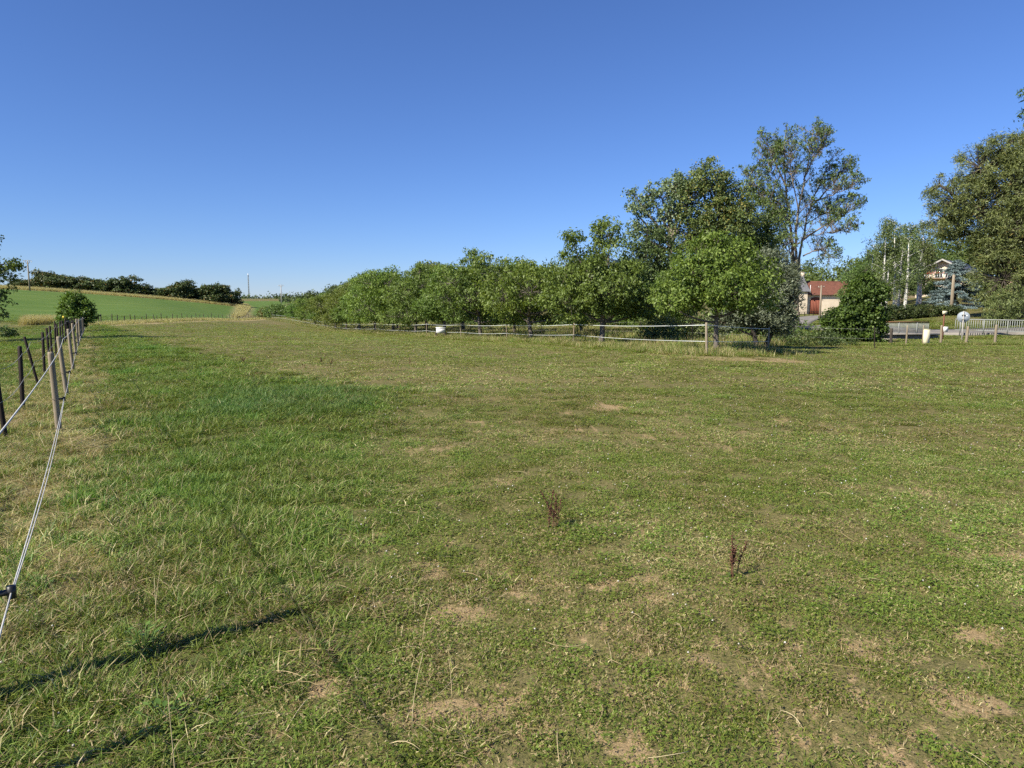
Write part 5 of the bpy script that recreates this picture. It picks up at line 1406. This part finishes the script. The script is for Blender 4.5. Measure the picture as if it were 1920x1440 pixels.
def farm():
    Y = 160.0; g0 = G(1516, Y)
    x0 = x_at(1513, Y, 2); x1 = x0 + 14.5; zg = g0[2] - .6; ze = z_at(552, Y); zr = z_at(528.5, Y + 5)
    root = thing('barn', (x0, Y, zg), 'cream farm barn with red tiled roof and arched red door', 'barn')
    o = np.array([x0, Y, zg]); W = x1 - x0; he = ze - zg; hr = zr - zg
    da, db = x_at(1518, Y, 2) - x0, x_at(1541, Y, 2) - x0; ht = z_at(557, Y) - zg; hb = z_at(586, Y) - zg; rad = (db - da) / 2; spr = ht - rad * .55
    # front wall with the arched opening
    arc = [(da + rad - rad * math.cos(t), spr + (ht - spr) * math.sin(t)) for t in np.linspace(0, math.pi, 13)]
    b = MB(); pts = [(0, 0), (da, 0), (da, spr)]
    b.add([(0, 0, 0), (da, 0, 0), (da, 0, spr), (0, 0, spr)], [(0, 1, 2, 3)]); b.add([(db, 0, 0), (W, 0, 0), (W, 0, spr), (db, 0, spr)], [(0, 1, 2, 3)])
    b.add([(0, 0, spr), (da, 0, spr), (da, 0, he), (0, 0, he)], [(0, 1, 2, 3)]); b.add([(db, 0, spr), (W, 0, spr), (W, 0, he), (db, 0, he)], [(0, 1, 2, 3)])
    for (xa, za), (xb, zb) in zip(arc[:-1], arc[1:]):
        b.add([(xa, 0, za), (xb, 0, zb), (xb, 0, he), (xa, 0, he)], [(0, 1, 2, 3)]); b.add([(xa, 0, za), (xa, .45, za), (xb, .45, zb), (xb, 0, zb)], [(0, 1, 2, 3)])
    for xx in (da, db): b.add([(xx, 0, 0), (xx, .45, 0), (xx, .45, spr), (xx, 0, spr)], [(0, 1, 2, 3)])
    b.add([(0, 10, 0), (W, 10, 0), (W, 10, he), (0, 10, he)], [(3, 2, 1, 0)])
    for xx in (0, W): b.add([(xx, 0, 0), (xx, 10, 0), (xx, 10, he), (xx, 5, hr - .25), (xx, 0, he)], None, [(0, 1, 2), (0, 2, 4), (4, 2, 3)])
    b.build('wall', M['render_wall'], root)
    dr = MB(); dr.add([(da, .22, 0)] + [(x, .22, z) for x, z in arc] + [(db, .22, 0)], None, [(0, k, k + 1) for k in range(1, 14)]); dr = dr.build('door', M['door_red'], root)
    for k in range(8):
        xx = da + (db - da) * (k + .5) / 8; w = (db - da) / 8 * .46; top = spr + (ht - spr) * math.sqrt(max(0, 1 - ((xx - da - rad) / rad) ** 2)) - .04
        MB().box(xx - w, xx + w, .18, .219, .02, top).build('plank', M['door_red'], dr)
    fr = MB()
    for (xa, za), (xb, zb) in zip(arc[:-1], arc[1:]):
        q = 1.10; c = (da + rad, spr); s = lambda x, z: (c[0] + (x - c[0]) * 1.16, c[1] + (z - c[1]) * 1.18)
        (xc, zc), (xd, zd) = s(xa, za), s(xb, zb); fr.add([(xa, -.03, za), (xb, -.03, zb), (xd, -.03, zd), (xc, -.03, zc), (xc, .02, zc), (xd, .02, zd)], [(0, 1, 2, 3), (3, 2, 5, 4)])
    fr.build('door_surround', M['stone'], root)
    rooftiles(root, (-.3, -.5, he - .12), (W + .6, 0, 0), (0, 5.5, hr - he + .12), 1, 16, M['tile']); rooftiles(root, (W + .3, 10.5, he - .12), (-W - .6, 0, 0), (0, -5.5, hr - he + .12), 1, 8, M['tile'])
    MB().box(-.3, W + .3, -.62, -.48, he - .26, he - .12).build('gutter', M['dark_in'], root)
    MB().tube([(-.3, 5, hr + .04), (W + .3, 5, hr + .04)], .14, 8).build('ridge', M['tile'], root)
    # farmhouse with slate roof, gable end towards the barn
    Yh = 159.3; xr = x_at(1513.5, Yh, 2); Wd = 11.0; zg = G(1500, Yh)[2] - .7; he = z_at(546, Yh) - zg; hr = z_at(515, Yh + 4.5) - zg
    root = thing('farmhouse', (xr - Wd, Yh, zg), 'cream farmhouse with grey slate roof left of the red barn', 'house')
    b = MB(); b.add([(0, 0, 0), (Wd, 0, 0), (Wd, 0, he), (0, 0, he)], [(0, 1, 2, 3)]); b.add([(0, 9, 0), (Wd, 9, 0), (Wd, 9, he), (0, 9, he)], [(3, 2, 1, 0)])
    for xx in (0, Wd): b.add([(xx, 0, 0), (xx, 9, 0), (xx, 9, he), (xx, 4.5, hr - .2), (xx, 0, he)], None, [(0, 1, 2), (0, 2, 4), (4, 2, 3)])
    b.build('wall', M['render_wall'], root)
    rooftiles(root, (-.3, -.45, he - .1), (Wd + .75, 0, 0), (0, 4.95, hr - he + .1), 1, 14, M['slate']); rooftiles(root, (Wd + .45, 9.45, he - .1), (-Wd - .75, 0, 0), (0, -4.95, hr - he + .1), 1, 7, M['slate'])
    MB().box(Wd + .3, Wd + .46, -.46, -.3, he - .5, he - .1).build('bargeboard', M['dark_in'], root)
    ch = MB().box(Wd - .1, Wd + .75, 4.0, 4.9, hr - 1.6, hr + .5); ch.box(Wd - .16, Wd + .81, 3.94, 4.96, hr + .5, hr + .62); ch.build('chimney', M['render_wall'], root)
    MB().tube([(Wd + .35, -.5, he - .4), (Wd + .35, -.5, he + 1.4)], .06, 8).build('vent_pipe', M['white_paint'], root)
    for xw in (2.2, 6.2):
        wv = MB().box(xw, xw + 1.0, -.02, .06, 1.2, 2.6).build('window', M['glass'], root)
        MB().box(xw - .1, xw, -.05, .05, 1.1, 2.7).box(xw + 1, xw + 1.1, -.05, .05, 1.1, 2.7).box(xw, xw + 1, -.05, .05, 2.6, 2.7).box(xw, xw + 1, -.05, .05, 1.1, 1.2).build('frame', M['white_paint'], wv)
    # low rail along the lane
    line_fence('lane_rail', gp([(1488, 132), (1500, 140), (1520, 147), (1545, 152), (1568, 157)]), 9, 'low dark rail fence along the lane below the farm', .9, .07, M['dark_in'], .03, (.95, .55), M['dark_in'], 4, .06)
farm()

def gable_house():
    Y = 120.0; k = Y / F; xc = x_at(1768, Y, 6); zg = G(1765, Y)[2] - .8
    root = thing('gabled_house', (xc, Y, zg), 'cream house with dark gabled roof and balcony of red flowers on the slope', 'house', None, math.radians(-48))
    w = 4.2; he = z_at(512, Y) - zg; hr = z_at(487, Y) - zg
    b = MB(); b.add([(-w, 0, 0), (w, 0, 0), (w, 0, he), (0, 0, hr - .15), (-w, 0, he)], None, [(0, 1, 2), (0, 2, 4), (4, 2, 3)]); b.add([(-w, 0, 0), (-w, 10, 0), (-w, 10, he), (-w, 0, he)], [(3, 2, 1, 0)]); b.add([(w, 0, 0), (w, 10, 0), (w, 10, he), (w, 0, he)], [(0, 1, 2, 3)])
    b.build('wall', M['render_wall'], root)
    s = (hr - he) / w; ov = .8
    rooftiles(root, (-w - ov, -1.2, he - s * ov), (0, 12, 0), (w + ov, 0, hr - he + s * ov), 1, 10, M['slate_dark'], 'roof', -.12); rooftiles(root, (w + ov, 11, he - s * ov), (0, -12, 0), (-w - ov, 0, hr - he + s * ov), 1, 10, M['slate_dark'], 'roof', -.12)
    MB().add([(-w - ov, -1.24, he - s * ov - .12), (0, -1.24, hr - .12), (0, -1.24, hr + .14), (-w - ov, -1.24, he - s * ov + .14)], [(0, 1, 2, 3)]).add([(0, -1.24, hr - .12), (w + ov, -1.24, he - s * ov - .12), (w + ov, -1.24, he - s * ov + .14), (0, -1.24, hr + .14)], [(0, 1, 2, 3)]).build('bargeboard', M['conc_pole'], root)
    bz = he - .9
    bal = MB().box(-2.6, 2.6, -1.3, -.02, bz - .12, bz).build('balcony', M['shutter'], root)
    for i in range(14): MB().box(-2.55 + i * .39, -2.45 + i * .39, -1.28, -1.22, bz, bz + .85).build('baluster', M['white_paint'], bal)
    MB().box(-2.6, 2.6, -1.3, -1.2, bz + .85, bz + .95).build('handrail', M['shutter'], bal)
    fl = MB(); rng = np.random.default_rng(2)
    for i in range(60): octa(fl, (rng.uniform(-2.5, 2.5), -1.38 + rng.normal(0, .06), bz + .9 + rng.normal(0, .12)), rng.uniform(.06, .13), 0)
    fl.build('flower_box', M['flower'], bal)
    for xw, zw in ((-1.2, bz + .1), (.4, bz + .1), (-2.6, 1.2), (.8, 1.2)):
        wv = MB().box(xw, xw + 1.1, -.03, .05, zw, zw + 1.5).build('window', M['glass'], root)
        MB().box(xw - .1, xw, -.06, .04, zw - .1, zw + 1.6).box(xw + 1.1, xw + 1.2, -.06, .04, zw - .1, zw + 1.6).box(xw, xw + 1.1, -.06, .04, zw + 1.5, zw + 1.6).box(xw, xw + 1.1, -.06, .04, zw - .1, zw).build('frame', M['white_paint'], wv)
    # low wing on the left
    hw = z_at(514, Y) - zg
    MB().box(-w - 4.5, -w - .02, 2.0, 8, 0, hw).build('wing_wall', M['render_wall'], root)
    wv = MB().box(-w - 3.2, -w - 2.0, 1.95, 2.05, hw - 1.9, hw - .7).build('window', M['glass'], root)
    rooftiles(root, (-w - 4.8, 1.5, hw - .1), (4.75, 0, 0), (0, 3.5, 1.3), 1, 8, M['slate_dark'])
    # pink house half hidden at the right edge
    Y = 78.0; x0 = x_at(1882, Y, 4); zg = G(1905, Y)[2] - .8; he = z_at(492, Y) - zg
    root = thing('pink_house', (x0, Y, zg), 'pinkish rendered house showing through the willow at the right edge', 'house', None, math.radians(-36))
    MB().box(0, 11, 0, 9, 0, he).build('wall', M['pink_wall'], root)
    rooftiles(root, (-.4, -.5, he - .1), (11.8, 0, 0), (0, 5, 3.0), 1, 8, M['tile']); rooftiles(root, (11.4, 9.5, he - .1), (-11.8, 0, 0), (0, -5, 3.0), 1, 8, M['tile'])
    for xw in (1.0, 4.5):
        wv = MB().box(xw, xw + 1.1, -.03, .05, 1.6, 3.0).build('window', M['glass'], root)
        MB().box(xw - .1, xw, -.06, .04, 1.5, 3.1).box(xw + 1.1, xw + 1.2, -.06, .04, 1.5, 3.1).box(xw, xw + 1.1, -.06, .04, 3.0, 3.1).box(xw, xw + 1.1, -.06, .04, 1.5, 1.6).build('frame', M['white_paint'], wv)
gable_house()

def railing(name, a, b_, hgt, label, ztop0, ztop1, zb0, zb1, mats, step=.13, base_mat=None):
    a = np.array(a); b_ = np.array(b_); L = np.linalg.norm(b_ - a); d = (b_ - a) / L
    root = thing(name, (a[0], a[1], zb0), label, 'railing', None, math.atan2(d[1], d[0]))
    n = int(L / step); dz = (zb1 - zb0) / L; hh = ztop0 - zb0
    def bar(x0, x1, y0, y1, z0, z1):
        b = MB(); b.add([(x, y, z + dz * x) for z in (z0, z1) for y in (y0, y1) for x in (x0, x1)], [(0, 2, 3, 1), (4, 5, 7, 6), (0, 1, 5, 4), (2, 6, 7, 3), (0, 4, 6, 2), (1, 3, 7, 5)]); return b
    bar(0, L, -.045, .045, hh - .06, hh).build('handrail', mats[1], root)
    bar(0, L, -.02, .02, .10, .15).build('bottom_rail', mats[0], root)
    me = None
    for i in range(n + 1):
        x = min(L - .02, i * step + .02)
        if me is None:
            o = MB().box(-.017, .017, -.012, .012, .13, hh - .05).build('baluster', mats[0], root); me = o.data
        else: o = obj('baluster', me, root)
        o.location = (x, 0, dz * x)
    for i in range(int(L / 1.3) + 1):
        x = .3 + i * 1.3
        if x < L: MB().box(x - .03, x + .03, -.035, .035, -.1 + dz * x, hh - .06 + dz * x).build('post', mats[0], root)
    return root
def bridge():
    Y0, Y1 = 44.0, 44.6
    xa, xb = x_at(1643, Y0, 0), x_at(1741, Y1, 0)
    zt0, zt1 = z_at(602.5, Y0), z_at(603.5, Y1); zb0, zb1 = z_at(627, Y0), z_at(627, Y1)
    railing('bridge_railing', (xa, Y0), (xb, Y1), .9, 'shorter grey bridge railing above the concrete wall, left of the round sign', zt0, zt1, zb0, zb1, (M['metal_grey'], M['rust']), .085)
    root = thing('bridge_wall', (xa - .5, Y0, h1(xa, Y0) - .6), 'low stained concrete bridge wall under the left railing', 'wall'); zz = root.location.z
    b = MB(); b.add([(-.1, -.25, 0), (xb - xa + .8, -.05, 0), (xb - xa + .8, .35, 0), (-.1, .35, 0), (.1, -.15, zb0 - .02 - zz), (xb - xa + .8, .0, zb1 - .02 - zz), (xb - xa + .8, .35, zb1 - .02 - zz), (.1, .35, zb0 - .02 - zz)], [(0, 1, 5, 4), (1, 2, 6, 5), (2, 3, 7, 6), (3, 0, 4, 7), (4, 5, 6, 7)])
    b.build('parapet', M['conc'], root)
    MB().box(-.15, xb - xa + .85, -.3, .4, zb0 - .018 - zz, zb0 + .06 - zz).build('coping', M['conc'], root)
    Y0, Y1 = 46.0, 42.5; xa, xb = x_at(1790, Y0, 0), x_at(2060, Y1, 0)
    railing('roadside_railing', (xa, Y0), (xb, Y1), .95, 'longer grey-green railing along the lane at the right edge', z_at(597.5, Y0), z_at(598, Y1), z_at(622, Y0), z_at(629, Y1), (M['metal_grey'], M['metal_grey']), .125)
bridge()

def pole(px, Y, top, r, mat, label, name='utility_pole', arms=1):
    g = G(px, Y); h_ = z_at(top, Y) - g[2]; root = thing(name, g, label, 'utility pole')
    b = MB(); b.tube([(0, 0, -.4), (0, 0, h_ * .5), (0, 0, h_)], [r * 1.15, r, r * .75], 9); b.build('pole', mat, root, True)
    if arms == 1:
        MB().box(-.55, .55, -.05, .05, h_ - .35, h_ - .25).build('crossarm', mat, root)
        for x in (-.45, 0, .45): MB().tube([(x, 0, h_ - .25), (x, 0, h_ - .1)], [.04, .025], 6).build('insulator', M['white_paint'], root)
    if arms == 2:   # curved bow arms of a medium-voltage line
        s = h_ * .16
        for sg in (-1, 1):
            b = MB(); b.tube([(0, 0, h_ * .90), (sg * s * .35, 0, h_ * .955), (sg * s * .5, 0, h_ * 1.03)], .07, 6); b.build('arm', M['wood_pole'], root)
            MB().tube([(sg * s * .85, 0, h_ * 1.0), (sg * s * .85, 0, h_ * .965)], .09, 6).build('insulator', M['white_paint'], root)
        t = np.linspace(-1, 1, 9); b = MB(); b.tube(np.stack([t * s * .9, t * 0, h_ * (1.035 - .03 * t ** 2)], -1), .06, 6); b.build('crossarm', M['wood_pole'], root)
        MB().tube([(0, 0, h_ * 1.035), (0, 0, h_ * 1.0)], .09, 6).build('insulator', M['white_paint'], root)
    return root, h_
pole(56, 202, 490, .2, M['wood_pole'], 'utility pole with bowed top arm on the green field at left', arms=2)
pole(528, 330, 535.5, .22, M['conc_pole'], 'distant utility pole with bowed top arm above the far thicket', arms=2)
pole(1537, 118, 535, .16, M['wood_pole'], 'utility pole in front of the red barn')
pole(1783, 66, 515, .15, M['wood_pole'], 'wooden utility pole in front of the blue spruce', arms=0)
def mast():
    g = G(467, 600); h_ = z_at(513, 600) - g[2]; root = thing('radio_mast', g, 'slim tall radio mast on the far horizon', 'mast')
    b = MB(); w0, w1 = .5, .35
    for k in range(3):
        a = k * 2.094; b.tube([(w0 * math.cos(a), w0 * math.sin(a), -.5), (w1 * math.cos(a), w1 * math.sin(a), h_ * .95)], .13, 5)
    n = 14
    for i in range(n):
        for k in range(3):
            a, c = k * 2.094, (k + 1) * 2.094; w = w0 + (w1 - w0) * i / n
            b.tube([(w * math.cos(a), w * math.sin(a), h_ * .95 * i / n), (w * math.cos(c), w * math.sin(c), h_ * .95 * (i + 1) / n)], .07, 4, False)
    b.build('lattice', M['metal_grey'], root)
    b = MB(); b.tube([(0, 0, h_ * .88), (0, 0, h_)], .34, 8); b.build('antenna', M['white_paint'], root)
mast()

def signs():
    Y = 40.0; g = G(1803, Y); h_ = z_at(583.5, Y) - g[2]
    root = thing('round_road_sign', g, 'round road sign seen from its grey back, on a white post', 'road sign')
    MB().tube([(0, 0, -.3), (0, 0, h_)], .03, 9).build('post', M['conc_pole'], root, True)
    zc = z_at(594.5, Y) - g[2]; R = .315; n = 32
    b = MB(); ring = [(R * math.cos(t), R * math.sin(t)) for t in np.linspace(0, 2 * math.pi, n, endpoint=False)]
    V = [(x, .05, zc + z) for x, z in ring] + [(x, .075, zc + z) for x, z in ring]
    b.add(V + [(0, .05, zc), (0, .075, zc)], [(k, (k + 1) % n, n + (k + 1) % n, n + k) for k in range(n)], [((k + 1) % n, k, 2 * n) for k in range(n)] + [(n + k, n + (k + 1) % n, 2 * n + 1) for k in range(n)])
    b.build('sign_plate', M['sign_back'], root)
    b = MB(); b.tube([(R * 1.0 * math.cos(t), .06, zc + R * 1.0 * math.sin(t)) for t in np.linspace(0, 2 * math.pi, 33)], .011, 5, False); b.build('rim', M['metal_grey'], root)
    for dz in (-.13, .13): MB().box(-.09, .09, -.04, .052, zc + dz - .02, zc + dz + .02).build('clamp', M['metal_grey'], root)
    MB().box(.12, .21, .044, .049, zc + .04, zc + .10).build('sticker', M['white_paint'], root)
    root.rotation_euler = (0, 0, math.radians(-33))
    # small sign on a rusty post
    Y = 42.5; g = G(1767, Y); h_ = z_at(583, Y) - g[2]
    root = thing('small_sign', g, 'small cream sign plate on a thin rusty post beside the wooden utility pole', 'sign')
    MB().box(-.035, .035, -.03, .03, -.3, h_ - .05).build('post', M['rust'], root)
    MB().box(-.14, .14, -.05, -.032, h_ - .2, h_).build('plate', M['cream_board'], root)
    # paddock posts in front of the bridge
    rng = np.random.default_rng(5); lab = ['stubby dark rotten fence post in front of the bridge wall', 'thin grey fence post in front of the bridge wall', 'fence post touching the cream board', 'fence post carrying a white notice near the small sign', 'leaning brown fence post right of the round sign', 'rightmost weathered fence post before the long railing']
    for k, (px, Y, top, r, ln) in enumerate([(1670, 37.5, 615.5, .075, -.02), (1698.5, 37.5, 610, .045, .0), (1729.5, 37.5, 610, .04, .0), (1763.5, 37.5, 610, .06, .0), (1811, 37.5, 612, .07, .08), (1865, 37.5, 609, .065, .02)]):
        g = G(px, Y); h_ = z_at(top, Y) - g[2]; b = MB(); post_mesh(b, r, h_, (ln, rng.normal(0, .03)), 8); o = b.build('paddock_post', M['post_wood'] if k else M['bark_dark'], None, True); o.location = g
        tag(o, lab[k], 'fence post', 'paddock posts by the bridge')
    g = G(1771, 37.3); z0 = z_at(622, 37.3) - g[2]; z1 = z_at(612.5, 37.3) - g[2]
    o = MB().box(-.12, .12, -.012, .012, z0, z1).build('notice_board', M['white_paint']); o.location = (g[0] - .06, g[1] - .10, g[2]); tag(o, 'small blank white notice fixed to the fence post beside the rusty sign post', 'notice')
    g = G(1736, 37.2); z1 = z_at(617.5, 37.2) - g[2]
    root = thing('cream_board', g, 'upright cream painted board at the right end of the bridge wall', 'board')
    MB().box(-.16, .16, -.05, .05, -.15, z1).build('panel', M['cream_board'], root); MB().box(-.17, .17, -.06, .06, z1, z1 + .02).build('cap', M['cream_board'], root)
    # white box in the orchard
    g = G(827, 50); root = thing('water_trough', g, 'white box trough standing between orchard trunks', 'trough')
    w = 16 * 50 / F; hh = .36; zb = z_at(624, 50) - g[2]; 
    MB().box(-w / 2, w / 2, -.35, .35, zb, zb + hh).build('tank', M['white_paint'], root); MB().box(-w / 2 - .03, w / 2 + .03, -.38, .38, zb + hh, zb + hh + .05).build('lid', M['white_paint'], root)
    for sx in (-.35, .35): 
        for sy in (-.28, .28): MB().box(sx - .04, sx + .04, sy - .04, sy + .04, -.1, zb).build('leg', M['post_dark'], root)
signs()
